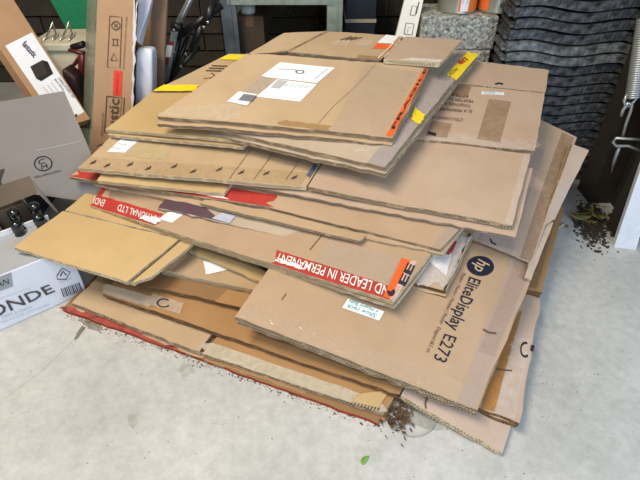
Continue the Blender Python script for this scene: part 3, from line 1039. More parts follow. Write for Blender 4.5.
lettering(fs, 'BLONDE', [(-36, 331), (55, 291), (49, 284), (-41, 318)], mat('case_ink', (.07, .055, .055), .5), t, bold=.012)
lettering(fs, 'CRISP & CLEAN', [(2, 318.5), (32, 307.5), (31, 305.5), (1, 316)], GREY_PAPER, t)
lettering(fs, 'FULL FLAVOUR  LOW CARB BEER', [(2, 323), (50, 304.5), (49.5, 303), (1.5, 321)], GREY_PAPER, t)
lettering(fs, 'the pure taste since brewing', [(-6, 301), (30, 288), (29.5, 286.5), (-6, 299.5)], GREY_PAPER, t)
for k in range(11):
    x = 61 + k * 1.75
    line_mark(fs, [(x, 288.5 - k * .62), (x + 3, 297 - k * .62)], [1.0, .6, 1.2, .7][k % 4], INK, t, name='barcode_bar')
tri = [(57, 275), (62, 268), (70, 272), (66, 279), (57, 279), (57, 275)]
line_mark(fs, tri, .9, INK, t, name='recycling_mark')
line_mark(fs, [(60, 276), (63, 271), (66, 275)], 1.3, INK, t, name='recycling_mark')
lettering(fs, 'PLEASE RECYCLE', [(59, 283), (72, 278.5), (71.6, 277.3), (58.6, 281.5)], GREY_PAPER, t)

# wine carton standing behind the beer case, lid up
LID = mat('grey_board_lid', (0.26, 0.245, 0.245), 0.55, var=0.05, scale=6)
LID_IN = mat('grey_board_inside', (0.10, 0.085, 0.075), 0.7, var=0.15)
wz = 0.20
w0 = f0 + bk * (Dc + .012) + du * 0.03
wdep, wlen = 0.24, 0.36
t = thing('wine_carton', w0 + du * .18 + bk * .12, 'open grey wine carton with a raised lid, circular monogram and bottles inside', 'carton')
th = .005
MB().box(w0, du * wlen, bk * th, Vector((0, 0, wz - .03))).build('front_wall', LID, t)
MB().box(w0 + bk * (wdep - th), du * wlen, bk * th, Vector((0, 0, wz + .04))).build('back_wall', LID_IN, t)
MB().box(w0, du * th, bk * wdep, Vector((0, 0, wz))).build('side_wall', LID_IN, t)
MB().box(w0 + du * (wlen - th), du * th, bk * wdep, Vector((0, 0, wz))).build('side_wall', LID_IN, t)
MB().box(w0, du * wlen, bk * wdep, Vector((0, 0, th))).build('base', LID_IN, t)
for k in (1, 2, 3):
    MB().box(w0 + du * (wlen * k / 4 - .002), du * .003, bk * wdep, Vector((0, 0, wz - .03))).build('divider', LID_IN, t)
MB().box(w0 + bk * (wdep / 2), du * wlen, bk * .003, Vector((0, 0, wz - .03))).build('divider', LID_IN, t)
lq = [PY(3, 190, 1.30), PY(113, 205, 1.22), PY(63, 91, 1.36), PY(-14, 104, 1.44)]
SEED[0] += 1
ls = Surf(lq, 0.002, 0.0, 0.0, SEED[0])
lid = slab('lid', ls, .004, [LID, EDGE_PALE], t, rag=0.0)
rc = decal('fold_line', ls, [(36, 151), (82, 141), (82, 140.3), (36, 150.3)], GREY_PAPER, t, eps=.001)  # thin grey line along the crease of the lid
ring_mark(ls, 43.5, 163.5, 9.3, 7.6, INK, t, wd=.13)
lettering(ls, 'C', [(38.8, 165), (45.2, 163), (44.5, 158), (38.2, 159.8)], INK, t)
lettering(ls, 'M', [(42, 169.5), (48, 167.8), (47.3, 163.8), (41.5, 165.2)], INK, t)
lettering(ls, 'CELLARMASTERS', [(34.5, 178.3), (61, 171.5), (60.6, 169.6), (34.2, 176.3)], INK, t)
fq = [PY(-12, 212, 1.12), PY(38, 193, 1.17), PY(29, 176, 1.20), PY(-12, 189, 1.15)]
SEED[0] += 1
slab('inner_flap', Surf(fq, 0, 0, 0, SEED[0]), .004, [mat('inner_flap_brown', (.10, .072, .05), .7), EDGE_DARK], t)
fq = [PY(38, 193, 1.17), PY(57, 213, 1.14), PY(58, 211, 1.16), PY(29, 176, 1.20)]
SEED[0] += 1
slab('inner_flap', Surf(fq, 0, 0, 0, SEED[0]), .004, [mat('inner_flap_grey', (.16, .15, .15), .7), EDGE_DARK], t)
GLASS = mat('dark_green_glass', (0.004, 0.010, 0.006), 0.10, var=.1, spec=.8)
CAPS = mat('black_foil', (0.006, 0.010, 0.009), 0.16, var=.1, spec=.8)
k = 0
for (px, py, zz, lb) in ((11, 208, .235, 'dark wine bottle in the carton, rear left of four'), (13.5, 220, .215, 'dark wine bottle in the carton, front left of four'),
                     (32, 202, .235, 'dark wine bottle in the carton, rear right of four'), (36, 213, .215, 'dark wine bottle in the carton, front right of four')):
    p = P(px, py, zz)
    b = thing('wine_bottle', (p.x, p.y, .006), lb, 'bottle', 'wine bottles in the grey carton')
    h = zz
    MB().lathe((p.x, p.y, .006), [(.028, 0), (.032, .004), (.032, h * .48), (.028, h * .58), (.016, h * .70), (.0125, h * .78), (.0125, h - .034)], 20).build('glass_body', GLASS, b)
    MB().lathe((p.x, p.y, h - .036), [(.0145, 0), (.0150, .02), (.0150, .026), (.012, .030), (.006, .032)], 20).build('capsule', CAPS, b)


# ------------------------------------------------------------------ left rear clutter
def prism_from_quad(name, q, depth, mats, parent, seed=None):
    """box whose front face is the quad q (world points), going back along its normal"""
    s = Surf(q)
    n = -s.n
    vs = list(s.c) + [p + n * depth for p in s.c]
    fs = [(0, 1, 2, 3), (7, 6, 5, 4), (0, 4, 5, 1), (1, 5, 6, 2), (2, 6, 7, 3), (3, 7, 4, 0)]
    return mesh_obj(name, vs, fs, mats, parent), s


# navy tub that carries the leaning furniture box
t = thing('storage_tub', (-1.24, 1.60, 0), 'dark navy plastic tub under the leaning furniture box at left', 'tub')
MB().aabox(-1.50, -0.985, 1.42, 1.68, 0, .25).build('body', mat('navy_plastic', (.012, .02, .045), .4), t)
MB().aabox(-1.52, -0.97, 1.40, 1.70, .25, .275).build('rim', mat('navy_plastic', (.012, .02, .045), .4), t)

BOXB = cardboard('kraft_furniture_carton', (0.40, 0.245, 0.145))
q = [PY(55, 130, 1.49), PY(90, 119, 1.60), PY(6, -12, 1.82), PY(-32, 2, 1.70)]
ctr = (q[0] + q[1]) / 2
t = thing('furniture_box', (ctr.x, ctr.y, ctr.z), 'long brown furniture carton leaning at the left with a white label showing a dark cube', 'carton')
SEED[0] += 1
fsf = Surf(q, 0, 0, 0, SEED[0])
slab('carton', fsf, .04, [BOXB], t)
decal('white_label', fsf, [(60, 126), (84, 112), (32, 32.5), (5, 46)], mat('label_white', (.74, .76, .84), .5, var=.02), t, n=(6, 10))
lettering(fsf, 'fantastic', [(21.5, 45), (33.5, 58.5), (37.5, 54), (25.5, 40.5)], INK, t, eps=.003, bold=.012)
lettering(fsf, 'furniture', [(26.5, 46.5), (34, 56), (35, 55), (27.5, 45.5)], GREY_PAPER, t, eps=.003)
CUBE_A = mat('cube_print_front', (.035, .028, .026), .5)
CUBE_B = mat('cube_print_side', (.012, .010, .010), .5)
decal('cube_print', fsf, [(37, 77), (45, 81), (49, 67), (31, 69)][:0] or [(36, 79), (47, 74.5), (42, 60.5), (30, 67)], CUBE_A, t, eps=.0025)
decal('cube_print', fsf, [(36, 79), (41, 81.5), (53, 74), (47, 74.5)], CUBE_B, t, eps=.0026)
decal('cube_print', fsf, [(47, 74.5), (53, 74), (47.5, 62), (42, 60.5)], CUBE_B, t, eps=.0027)
lettering(fsf, 'STORAGE OTTOMAN 1 SEAT', [(57.5, 79), (73, 99), (75, 97.5), (59.5, 77.5)], INK, t, eps=.003)
lettering(fsf, 'Black Ebony', [(54, 80), (63, 91), (64.5, 90), (55.5, 79)], INK, t, eps=.003)
for k in range(3):
    line_mark(fsf, [(51 - k * 4, 83 + k * 2), (58 - k * 4, 92 + k * 2)], .7, GREY_PAPER, t, name='printed_line', eps=.003)
lettering(fsf, 'L', [(72, 118), (76, 123), (80, 119), (76, 114)], INK, t, eps=.003, bold=.02)

# tall carton, open on its right side
q = [PY(89, 212, 1.47), PY(128, 206, 1.47), PY(137, -25, 1.66), PY(98.5, -25, 1.66)]
t = thing('tall_carton', ((q[0].x + q[1].x) / 2, 1.6, 0), 'tall upright brown furniture carton with handling icons and a red sticker', 'carton')
o, fsf = prism_from_quad('front_panel', q, .010, [cardboard('kraft_tall_carton', (0.43, 0.275, 0.17))], t)
# left side wrapped in pale plastic
lq = [PY(80, 206, 1.75), q[0], q[3], PY(88, -25, 1.90)]
prism_from_quad('side_panel', lq, .008, [tape_mat('pale_green_plastic', (.42, .46, .36), .97, rough=.15, crinkle=.6)], t)
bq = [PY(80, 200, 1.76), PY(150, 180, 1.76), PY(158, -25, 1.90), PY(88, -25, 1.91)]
prism_from_quad('back_panel', bq, .008, [KRAFT_DARK], t)  # dark brown board paints in the shadow inside the carton
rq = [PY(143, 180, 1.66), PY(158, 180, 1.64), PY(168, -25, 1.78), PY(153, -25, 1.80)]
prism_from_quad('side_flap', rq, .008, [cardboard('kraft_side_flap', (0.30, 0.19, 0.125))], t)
# icons
fr = [(110, 16), (107.5, 67), (120, 68), (122, 17), (110, 16)]
line_mark(fsf, fr, .8, INK_BROWN, t, name='icon_frame')
for (cx, cy) in ((116, 25.5),):
    ring_mark(fsf, cx, cy, 4.6, 4.6, INK_BROWN, t, wd=.2, name='icon')
    line_mark(fsf, [(cx - 3, cy - 3), (cx + 3, cy + 3)], .8, INK_BROWN, t, name='icon')
    line_mark(fsf, [(cx - 1.5, cy + 2), (cx + 2, cy - 2)], .8, INK_BROWN, t, name='icon')
line_mark(fsf, [(112, 39), (119, 39.4)], .8, INK_BROWN, t, name='icon')
line_mark(fsf, [(112, 45), (119, 45.4)], .8, INK_BROWN, t, name='icon')
line_mark(fsf, [(113.5, 39), (113.5, 45)], .8, INK_BROWN, t, name='icon')
line_mark(fsf, [(117.5, 39), (117.5, 45)], .8, INK_BROWN, t, name='icon')
line_mark(fsf, [(111, 60), (114, 53), (117.5, 60.4), (111, 60)], .9, INK_BROWN, t, name='icon')
lettering(fsf, 'www.fantasticfurniture.com.au', [(124.3, 69), (127.5, 17), (125.6, 17), (122.6, 69)], INK_BROWN, t, bold=.006)
decal('red_sticker', fsf, [(113, 95), (121.5, 96), (122.5, 71), (114, 70)], mat('red_sticker', (.72, .06, .04), .4), t)
lettering(fsf, 'FURNITURE CO', [(118, 94), (119, 73), (117, 73), (116, 94)], RED, t, eps=.003)
line_mark(fsf, [(107, 96), (124.5, 98), (122, 135), (104.5, 132), (107, 96)], 1.0, INK_BROWN, t, name='logo_frame')
lettering(fsf, 'Justic', [(117.5, 134), (119.5, 99), (109, 98), (107, 132)], INK_BROWN, t, bold=.01)
lettering(fsf, 'furniture', [(121, 118), (122.5, 99), (120.6, 99), (119.3, 118)], INK_BROWN, t)
lettering(fsf, 'IMPORTED BY', [(103.2, 136), (104, 112), (102.2, 112), (101.2, 136)], INK_BROWN, t)
decal('torn_edge', fsf, [(130.5, 130), (132, 130), (138, -5), (135, -5)], mat('torn_white_liner', (.62, .58, .60), .8), t, n=(2, 30), rag=.9, eps=.002)
FOAM = mat('white_foam', (.72, .74, .84), .7, var=.03)


def lumpy(name, q, depth, m, label, cat, group=None, wob=.008):
    """soft-cornered block from a front outline quad"""
    s = Surf(q)
    bm = bmesh.new()
    n = -s.n
    vs = [bm.verts.new(p) for p in s.c] + [bm.verts.new(p + n * depth) for p in s.c]
    for f in ((0, 1, 2, 3), (7, 6, 5, 4), (0, 4, 5, 1), (1, 5, 6, 2), (2, 6, 7, 3), (3, 7, 4, 0)):
        bm.faces.new([vs[i] for i in f])
    bmesh.ops.recalc_face_normals(bm, faces=bm.faces[:])
    bmesh.ops.subdivide_edges(bm, edges=bm.edges[:], cuts=7, use_grid_fill=True)
    c0 = sum((v.co for v in bm.verts), Vector()) / len(bm.verts)
    for _ in range(3):
        bmesh.ops.smooth_vert(bm, verts=bm.verts[:], factor=.5, use_axis_x=True, use_axis_y=True, use_axis_z=True)
    for v in bm.verts:
        v.co = c0 + (v.co - c0) * 1.04 + noise.noise_vector(v.co * 12) * wob
    base = min(bm.verts, key=lambda v: v.co.z).co.copy()
    for v in bm.verts:
        v.co -= base
    me = bpy.data.meshes.new(name)
    bm.to_mesh(me); bm.free()
    me.materials.append(m)
    for p in me.polygons:
        p.use_smooth = True
    o = link(name, me)
    o.location = base
    return tag(o, label, cat, group)


lumpy('foam_block', [PY(134, 150, 1.60), PY(150, 150, 1.60), PY(153, 52, 1.64), PY(136, 50, 1.64)], .06, FOAM, 'squared white foam block low inside the tall carton', 'foam', wob=.003)
lumpy('foam_wrap', [PY(138, 42, 1.66), PY(141, 44, 1.66), PY(157, -20, 1.72), PY(137, -20, 1.72)], .05, mat('white_foam_sheet', (.72, .74, .84), .6, var=.04), 'crumpled white foam sheet at the top of the tall carton', 'foam', wob=.012)

# cream cool box behind
CREAM = mat('cream_plastic', (.74, .70, .55), .4, var=.05)
ya, yb = 1.95, 2.14
xa, xb = PY(30, 40, ya).x, PY(96, 40, ya).x
zt = PY(60, 43, ya).z
t = thing('tool_chest', ((xa + xb) / 2, ya + .1, 0), 'cream lidded tool chest with wire latches, under the green sheet', 'chest')
bevel(MB().aabox(xa, xb, ya, yb, 0, zt - .03).build('body', CREAM, t), .008)
bevel(MB().aabox(xa - .01, xb + .01, ya - .012, yb + .01, zt - .03, zt).build('lid', mat('cream_lid', (.66, .63, .50), .45), t), .006)
STEEL = mat('steel', (.55, .55, .53), .3, metal=.9, var=.1)
for (px, py) in ((50, 34), (67, 36)):
    p = PY(px, py, ya + .05)
    p.z = zt
    MB().tube([p + Vector((-.02, -.03, .002)), p + Vector((-.02, .02, .012)), p + Vector((.0, .05, .05)), p + Vector((.012, .02, .012)), p + Vector((.016, -.03, .002))], .004, 8).build('latch', STEEL, t)
# dark red pruning tool hung over the chest
p0 = PY(75, 49, 1.90)
t = thing('garden_tool', PY(80, 80, 1.88), 'dark red garden tool with a black pivot in front of the cream chest', 'tool')
DR = mat('dark_red_plastic', (.10, .015, .015), .4)
MB().tube([PY(69, 50, 1.90), PY(76, 51.5, 1.89), PY(84, 54, 1.88)], [.006, .009, .008], 10).build('handle', DR, t)
MB().tube([PY(73, 66, 1.90), PY(78, 60, 1.89), PY(84, 54, 1.88)], [.006, .009, .008], 10).build('handle', DR, t)
MB().tube([PY(83, 54, 1.88), PY(82, 66, 1.88), PY(81, 82, 1.88), PY(82, 100, 1.88)], [.012, .014, .012, .012], 10).build('shaft', DR, t)
MB().tube([PY(72, 47, 1.91), PY(78, 46, 1.90), PY(84, 44, 1.89)], [.010, .012, .012], 10).build('pivot', mat('black_rubber', (.01, .01, .012), .5), t)
# maroon rounded bag
lumpy('sports_bag', [PY(66, 128, 1.80), PY(86, 128, 1.80), PY(75, 80, 1.80), PY(62, 68, 1.80)], .07, mat('maroon_black_nylon', (.025, .008, .010), .5, var=.6, scale=10), 'dark maroon and black nylon bag beside the leaning carton', 'bag', wob=.010)
# green sheet
q = [PY(112, 113, 2.30), PY(160, 113, 2.30), PY(95, -30, 2.50), PY(34, -30, 2.50)]
SEED[0] += 1
g = slab('green_sheet', Surf(q, .004, 0, 0, SEED[0]), .006, [mat('green_woven_plastic', (.0, .22, .095), .5, var=.15, scale=60)], None)
tag(g, 'bright green plastic sheet leaning on the brick wall', 'sheet')

# folding trolley
BLK = mat('black_paint', (.012, .013, .016), .35)
ty = 1.95
b0 = PY(160, 95, ty)
t = thing('folding_trolley', (b0.x, ty, 0), 'black folding trolley frame with a silver tube handle and warning sticker', 'trolley')
MB().tube([PY(203, -40, ty + .05), PY(190, 0, ty + .02), PY(183, 14, ty + .01), PY(176.5, 28, ty)], .0125, 14).build('silver_tube', mat('polished_steel', (.70, .72, .74), .22, metal=.85, var=.05), t)
bq = [PY(161, 82, ty - .03), PY(168, 82, ty - .03), PY(179, 28, ty - .02), PY(172, 28, ty - .02)]
o, fsf = prism_from_quad('flat_bar', bq, .012, [mat('grey_steel', (.34, .35, .36), .4, metal=.5)], t)
decal('sticker', fsf, [(165, 57), (171, 57), (173, 45), (167, 45)], WHITE, t)
decal('sticker', fsf, [(168, 45), (173, 46), (174, 42), (169, 41)], mat('dull_red', (.25, .03, .04), .5), t)
decal('sticker', fsf, [(163, 64), (168, 65), (169, 57), (165, 57)], mat('dull_red', (.25, .03, .04), .5), t)
MB().tube([PY(172, 27, ty - .01), PY(182, 27, ty - .01)], .017, 12).build('joint', BLK, t)
for a, b, r in (((181, 27), (166, 95), .012), ((222, 5), (176, 38), .013), ((205, 16), (192, 50), .014), ((199, 46), (166, 84), .010), ((214, 0), (205, 24), .016), ((188, 36), (172, 78), .008)):
    MB().tube([PY(a[0], a[1], ty + .03), PY(b[0], b[1], ty - .01)], r, 10).build('arm', BLK, t)
pa = PY(174, 100, ty)
MB().tube([PY(166, 95, ty), (pa.x, ty, 0.0)], .012, 8).build('leg', BLK, t)
for (px, py) in ((174, 30), (186, 54), (174, 52), (204, 27), (208, 22), (181, 66)):
    MB().lathe(PY(px, py, ty - .035), [(.006, 0), (.006, .006), (.003, .008)], 10, axis=Vector((0, -1, 0))).build('bolt', STEEL, t)

# ------------------------------------------------------------------ rear: shelving rack and goods
GALV = mat('galvanised_blue_grey', (.22, .26, .30), .38, metal=.6, var=.2, scale=25)
GALV2 = mat('galvanised_greenish', (.36, .42, .36), .4, metal=.4, var=.2, scale=30)
ry = 2.10
xl, xr = PY(230, 30, ry).x, PY(334, 30, ry).x
t = thing('shelving_rack', ((xl + xr) / 2, ry + .2, 0), 'galvanised steel shelving rack behind the cardboard pile', 'shelf')
zsh = PY(280, 3, ry).z
for xx, m in ((xl, GALV), (xr, GALV2)):
    for yy in (ry, ry + .42):
        MB().aabox(xx - .033, xx + .033, yy, yy + .004, 0, 1.3).aabox(xx - .033, xx - .029, yy, yy + .03, 0, 1.3).aabox(xx + .010, xx + .014, yy - .006, yy, 0, 1.3).build('post', m, t)
for yy in (ry - .004, ry + .40):
    MB().aabox(xl, xr, yy, yy + .03, zsh - .006, zsh + .055).build('beam', GALV2, t)
MB().aabox(xl, xr, ry + .01, ry + .42, zsh + .056, zsh + .072).build('shelf_board', mat('chipboard', (.30, .21, .12), .7), t)
MB().aabox(xl, xr, ry + .03, ry + .42, .10, .115).build('shelf_board', mat('chipboard', (.30, .21, .12), .7), t)
# brown carton on the lower shelf with a white tub on it
yb2 = ry + .06
pa, pb = PY(236, 16, yb2), PY(263, 16, yb2)
zb = pa.z - .002
t = thing('brown_carton', ((pa.x + pb.x) / 2, yb2 + .1, .116), 'dark brown closed carton on the lower rack shelf', 'carton')
MB().aabox(pa.x, pb.x, yb2, yb2 + .2, .116, zb).build('body', mat('dim_brown_carton', (.06, .04, .025), .7), t)
MB().aabox(pa.x + .04, pb.x - .04, yb2 - .0008, yb2 + .2, zb - .04, zb + .0008).build('tape', BROWN_TAPE, t)
p = PY(248, 12, yb2 + .05)
t = thing('white_tub', (p.x, yb2 + .05, zb + .001), 'small white plastic tub on the brown carton under the rack beam', 'tub')
WP = mat('white_plastic', (.65, .66, .64), .4)
MB().lathe((p.x, yb2 + .05, zb + .001), [(.026, 0), (.030, .004), (.032, .035)], 20).build('body', WP, t)
MB().lathe((p.x, yb2 + .05, zb + .036), [(.034, 0), (.034, .008), (.031, .010)], 20).build('lid', WP, t)

# navy cartons at the back wall
NAVY = mat('navy_carton', (.018, .024, .040), .5)
xa = PY(346, 25, 2.25).x; xb = PY(375, 25, 2.25).x
zs = PY(360, 20.5, 2.25).z
t = thing('navy_crate', ((xa + xb) / 2, 2.4, 0), 'dark navy lidded crate with a pale rim beside the rack', 'crate')
MB().aabox(xa, xb, 2.25, 2.60, 0, zs - .008).build('body', NAVY, t)
MB().aabox(xa - .004, xb + .004, 2.246, 2.604, zs - .008, zs + .006).build('rim', mat('cream_rim', (.52, .47, .34), .5), t)
MB().aabox(xa, xb, 2.25, 2.60, zs + .006, zs + .16).build('lid', NAVY, t)

# white slim carton with printed outlines
q = [PY(386, 75, 1.74), PY(407, 75, 1.74), PY(426, -12, 1.86), PY(407.5, -12, 1.86)]
fz = q[0].z
p2 = [q[3] + (q[0] - q[3]) * (q[3].z / (q[3].z - q[0].z)), q[2] + (q[1] - q[2]) * (q[2].z / (q[2].z - q[1].z)), q[2], q[3]]
t = thing('slim_carton', (p2[0] + p2[1]) / 2, 'slim white carton with printed outlines leaning beside the concrete blocks', 'carton')
o, fsf = prism_from_quad('carton', p2, .025, [mat('white_slim_carton', (.78, .76, .68), .5, var=.03)], t)
line_mark(fsf, [(404, 34), (406, 23), (414, 24), (412, 35), (404, 34)], .7, INK_BROWN, t, name='printed_outline')
line_mark(fsf, [(407, 33), (408.5, 27), (411.5, 27.5)], .6, GREY_PAPER, t, name='printed_outline')
line_mark(fsf, [(410, 15), (412, 6), (417, 6.5), (415, 15.5), (410, 15)], .7, INK_BROWN, t, name='printed_outline')
line_mark(fsf, [(416, 14), (419, 2)], 1.0, INK_BROWN, t, name='printed_outline')

# concrete blocks stacked, paint tins on top
CONC = mat('concrete_block', (.36, .355, .32), .95, var=.75, scale=110, bump=1.0, bscale=90)
by = 1.80
xa, xb = PY(421, 30, by).x, PY(497, 30, by).x
ztop = PY(470, 16, by).z
nrow = 5
bhh = ztop / nrow
labs = ['topmost grey concrete block behind the pile, carrying the paint tins', 'second concrete block from the top of the stack behind the pile', 'third concrete block from the top of the stack behind the pile',
        'fourth concrete block from the top of the stack behind the pile', 'lowest concrete block of the stack behind the pile']
for k, lb in enumerate(labs):
    dx = (0, -.006, .004, -.003, .002)[k]
    z0 = ztop - (k + 1) * bhh
    o = MB().aabox(-(xb - xa) / 2, (xb - xa) / 2, -.095, .095, 0.0005, bhh - .001).build('concrete_block', CONC)
    o.location = ((xa + xb) / 2 + dx, by + .095, z0)
    bevel(o, .006, 2)
    tag(o, lb, 'concrete block', 'concrete blocks')
TIN = mat('tin_plate', (.36, .36, .30), .32, metal=.55, var=.15)
OLAB = mat('orange_label', (.80, .18, .03), .45, var=.1)
for (pa, pb, lb, a0, a1, colr) in ((437, 475.5, 'paint tin with an orange label and white sticker on the concrete block', -1.72, -.25, OLAB), (477, 513, 'second paint tin on the concrete block, pale with an orange band', -3.1, -2.25, OLAB)):
    yc = by + .085
    x0, x1 = PY(pa, 8, yc).x, PY(pb, 8, yc).x
    cx, r = (x0 + x1) / 2, (x1 - x0) / 2
    t = thing('paint_tin', (cx, yc, ztop), lb, 'tin', 'paint tins on the block')
    MB().lathe((cx, yc, ztop), [(r * .97, 0), (r, .003), (r * .97, .007), (r * .97, .145), (r, .15), (r * .95, .153)], 32).build('body', TIN, t)
    MB().lathe((cx, yc, ztop + .150), [(r * .9, 0), (r * .9, .006), (r * .8, .007)], 32).build('lid', STEEL, t)
    vs, fs = [], []
    for i in range(13):
        a = a0 + (a1 - a0) * i / 12
        for zz in (.008, .13):
            vs.append((cx + r * .985 * math.cos(a), yc + r * .985 * math.sin(a), ztop + zz))
    for i in range(12):
        fs.append((2 * i, 2 * i + 2, 2 * i + 3, 2 * i + 1))
    mesh_obj('label', vs, fs, colr, t, smooth=True)
    if pa < 450:
        vs, fs = [], []
        for i in range(5):
            a = -1.62 + .42 * i / 4
            for zz in (.010, .060):
                vs.append((cx + r * 1.0 * math.cos(a), yc + r * 1.0 * math.sin(a), ztop + zz))
        for i in range(4):
            fs.append((2 * i, 2 * i + 2, 2 * i + 3, 2 * i + 1))
        st = mesh_obj('sticker', vs, fs, WHITE, t)
        vs, fs = [], []
        for zz in (.036, .042, .048, .054):
            for a in (-1.58, -1.26):
                vs += [(cx + r * 1.01 * math.cos(a), yc + r * 1.01 * math.sin(a), ztop + zz), (cx + r * 1.01 * math.cos(a), yc + r * 1.01 * math.sin(a), ztop + zz + .003)]
        for i in range(4):
            fs.append((4 * i, 4 * i + 2, 4 * i + 3, 4 * i + 1))
        mesh_obj('barcode', vs, fs, GREY_PAPER, t)

# ------------------------------------------------------------------ roof tile stack
TILE = mat('grey_concrete_tile', (.060, .067, .080), .75, var=.95, scale=45, bump=1.0, bscale=80)
TILE_B = mat('lichen_concrete_tile', (.13, .145, .155), .8, var=.85, scale=38, bump=.8, bscale=80)
tw, td, tt = .415, .33, .017


def tile_mesh(m):
    n = 30
    vs, fs = [], []

    def prof(x):
        k = x / tw
        return .0085 * math.sin(k * 2 * math.pi * 1.35 + .4) - .004 * (k > .93)
    for jy in (0, 1):
        for i in range(n + 1):
            x = tw * i / n
            h = prof(x)
            lip = .010 if jy == 0 else 0
            vs += [(x, jy * td, h + tt), (x, jy * td, h - lip)]
    for i in range(n):
        a, b, c2, d = 2 * i, 2 * i + 2, 2 * (n + 1) + 2 * i, 2 * (n + 1) + 2 * i + 2
        fs += [(a, b, d, c2), (a + 1, c2 + 1, d + 1, b + 1), (a, a + 1, b + 1, b), (c2, d, d + 1, c2 + 1)]
    e = 2 * n
    q = 2 * (n + 1)
    fs += [(0, q, q + 1, 1), (e, e + 1, q + e + 1, q + e)]
    mb = MB().add(vs, fs)
    # side interlock ribs at left, underlap step at right
    mb.aabox(-.016, .0, .004, td, -.004, .006)
    mb.aabox(-.010, -.005, .002, td, .006, .012)
    mb.aabox(tw, tw + .016, .02, td, .006, .014)
    mb.aabox(tw - .05, tw - .022, -.002, td, .016, .022)
    return mb


tm = tile_mesh(TILE)
tile_me = None
tile_me2 = None
yf = 1.685
xl0 = PY(507, 50, yf).x
pitch = .0345
rt = random.Random(11)
ang = math.radians(-4)
for k in range(20):
    z = .012 + k * pitch
    dx = rt.uniform(-.008, .008) + (.004 if k >= 16 else 0)
    light = k in (13, 14)
    if (tile_me2 if light else tile_me) is None:
        o = tile_mesh(None).build('roof_tile', TILE_B if light else TILE)
        if light:
            tile_me2 = o.data
        else:
            tile_me = o.data
    else:
        o = link('roof_tile', tile_me2 if light else tile_me)
    o.location = (xl0 + dx, yf + rt.uniform(-.006, .006), z)
    o.rotation_euler = (0, 0, ang + rt.uniform(-.01, .01))
    NTH = ['first', 'second', 'third', 'fourth', 'fifth', 'sixth', 'seventh', 'eighth', 'ninth', 'tenth', 'eleventh', 'twelfth', 'thirteenth']
    if light:
        lb = '%s of the two pale lichen-spotted roof tiles in the stack' % ('upper' if k == 14 else 'lower')
    elif k > 14:
        lb = '%s dark wavy roof tile above the pale pair in the stack' % NTH[k - 15]
    else:
        lb = '%s dark wavy roof tile below the pale pair in the stack' % NTH[12 - k]
    tag(o, lb, 'roof tile', 'stacked roof tiles')

# ------------------------------------------------------------------ right: garage door hardware
t = thing('door_spring', PY(632, 95, 1.40), 'grey steel coil spring with hooks hanging by the garage door frame', 'spring')
pts = []
s0, s1 = PY(633.5, 97, 1.40), PY(650, 20, 1.40)
s1.y = 1.42
ax = (s1 - s0)
a = ax.normalized().orthogonal().normalized(); b = ax.normalized().cross(a)
turns, per = 34, 10
R0 = .0195
for i in range(turns * per + 1):
    q2 = 2 * math.pi * i / per
    pts.append(s0 + ax * (i / (turns * per)) + (a * math.cos(q2) + b * math.sin(q2)) * R0)
SPR = mat('spring_steel', (.42, .45, .46), .35, metal=.6, var=.1)
MB().tube(pts, .0036, 6).build('coil', SPR, t)
MB().tube([s0 + ax * .02 + a * .004, s0 + ax * .98 + a * .004], .0155, 12).build('core_rod', mat('dark_core', (.10, .11, .11), .6), t)
MB().tube([PY(627, 94, 1.39), PY(624, 101, 1.385), PY(626, 107, 1.385), PY(631, 105, 1.39), PY(636, 99, 1.39), PY(639, 95, 1.395)], .0042, 8).build('end_loop', SPR, t)
MB().tube([PY(621, 116, 1.385), PY(623, 110, 1.385), PY(628, 103, 1.385), PY(632, 104, 1.385), PY(631, 110, 1.385), PY(626, 124, 1.385), PY(622, 139, 1.385)], .0046, 8).build('hook', SPR, t)
MB().tube([PY(642, 140, 1.37), PY(630, 139, 1.375), PY(616, 138, 1.38), PY(613, 142, 1.38), PY(616, 146, 1.375), PY(628, 146, 1.37), PY(642, 152, 1.36)], .0048, 8).build('bracket', SPR, t)
MB().tube([PY(620, 145, 1.38), PY(616, 156, 1.38), PY(612.5, 167, 1.38)], [.0055, .0055, .005], 8).build('rod_end', SPR, t)
MB().tube([PY(612.5, 167, 1.38), PY(611.5, 173, 1.38)], [.002, .0012], 6).build('thread', mat('rust', (.25, .13, .05), .6), t)

TIMB = mat('shadowed_timber', (.022, .017, .012), .75, var=.3, scale=20)  # dark brown, deepened in colour for the shadow the posts stand in
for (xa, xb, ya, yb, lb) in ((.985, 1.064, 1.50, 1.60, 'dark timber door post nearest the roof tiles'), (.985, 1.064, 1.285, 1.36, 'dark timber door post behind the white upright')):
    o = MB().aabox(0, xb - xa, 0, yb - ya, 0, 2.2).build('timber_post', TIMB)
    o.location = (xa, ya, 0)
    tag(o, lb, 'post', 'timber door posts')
q = [P(614, 247, 0), P(636, 250, 0), PY(685, 80, 1.26), PY(671, 80, 1.27)]
SEED[0] += 1
wbm = slab('steel_upright', Surf(q, 0, 0, 0, SEED[0]), .022, [mat('white_painted_steel', (.66, .69, .76), .45, var=.06, scale=40)], None)
tag(wbm, 'white painted steel upright standing on the floor at the right edge', 'upright')

# hairline joint and dirt stains on the slab
def floor_patch(name, pts, m, z=.0006):
    vs = [P(x, y, 0) + Vector((0, 0, z)) for x, y in pts]
    f = [tuple(range(len(vs)))]
    if (vs[1] - vs[0]).cross(vs[2] - vs[0]).z < 0:
        f = [f[0][::-1]]
    return mesh_obj(name, vs, f, m, fl)


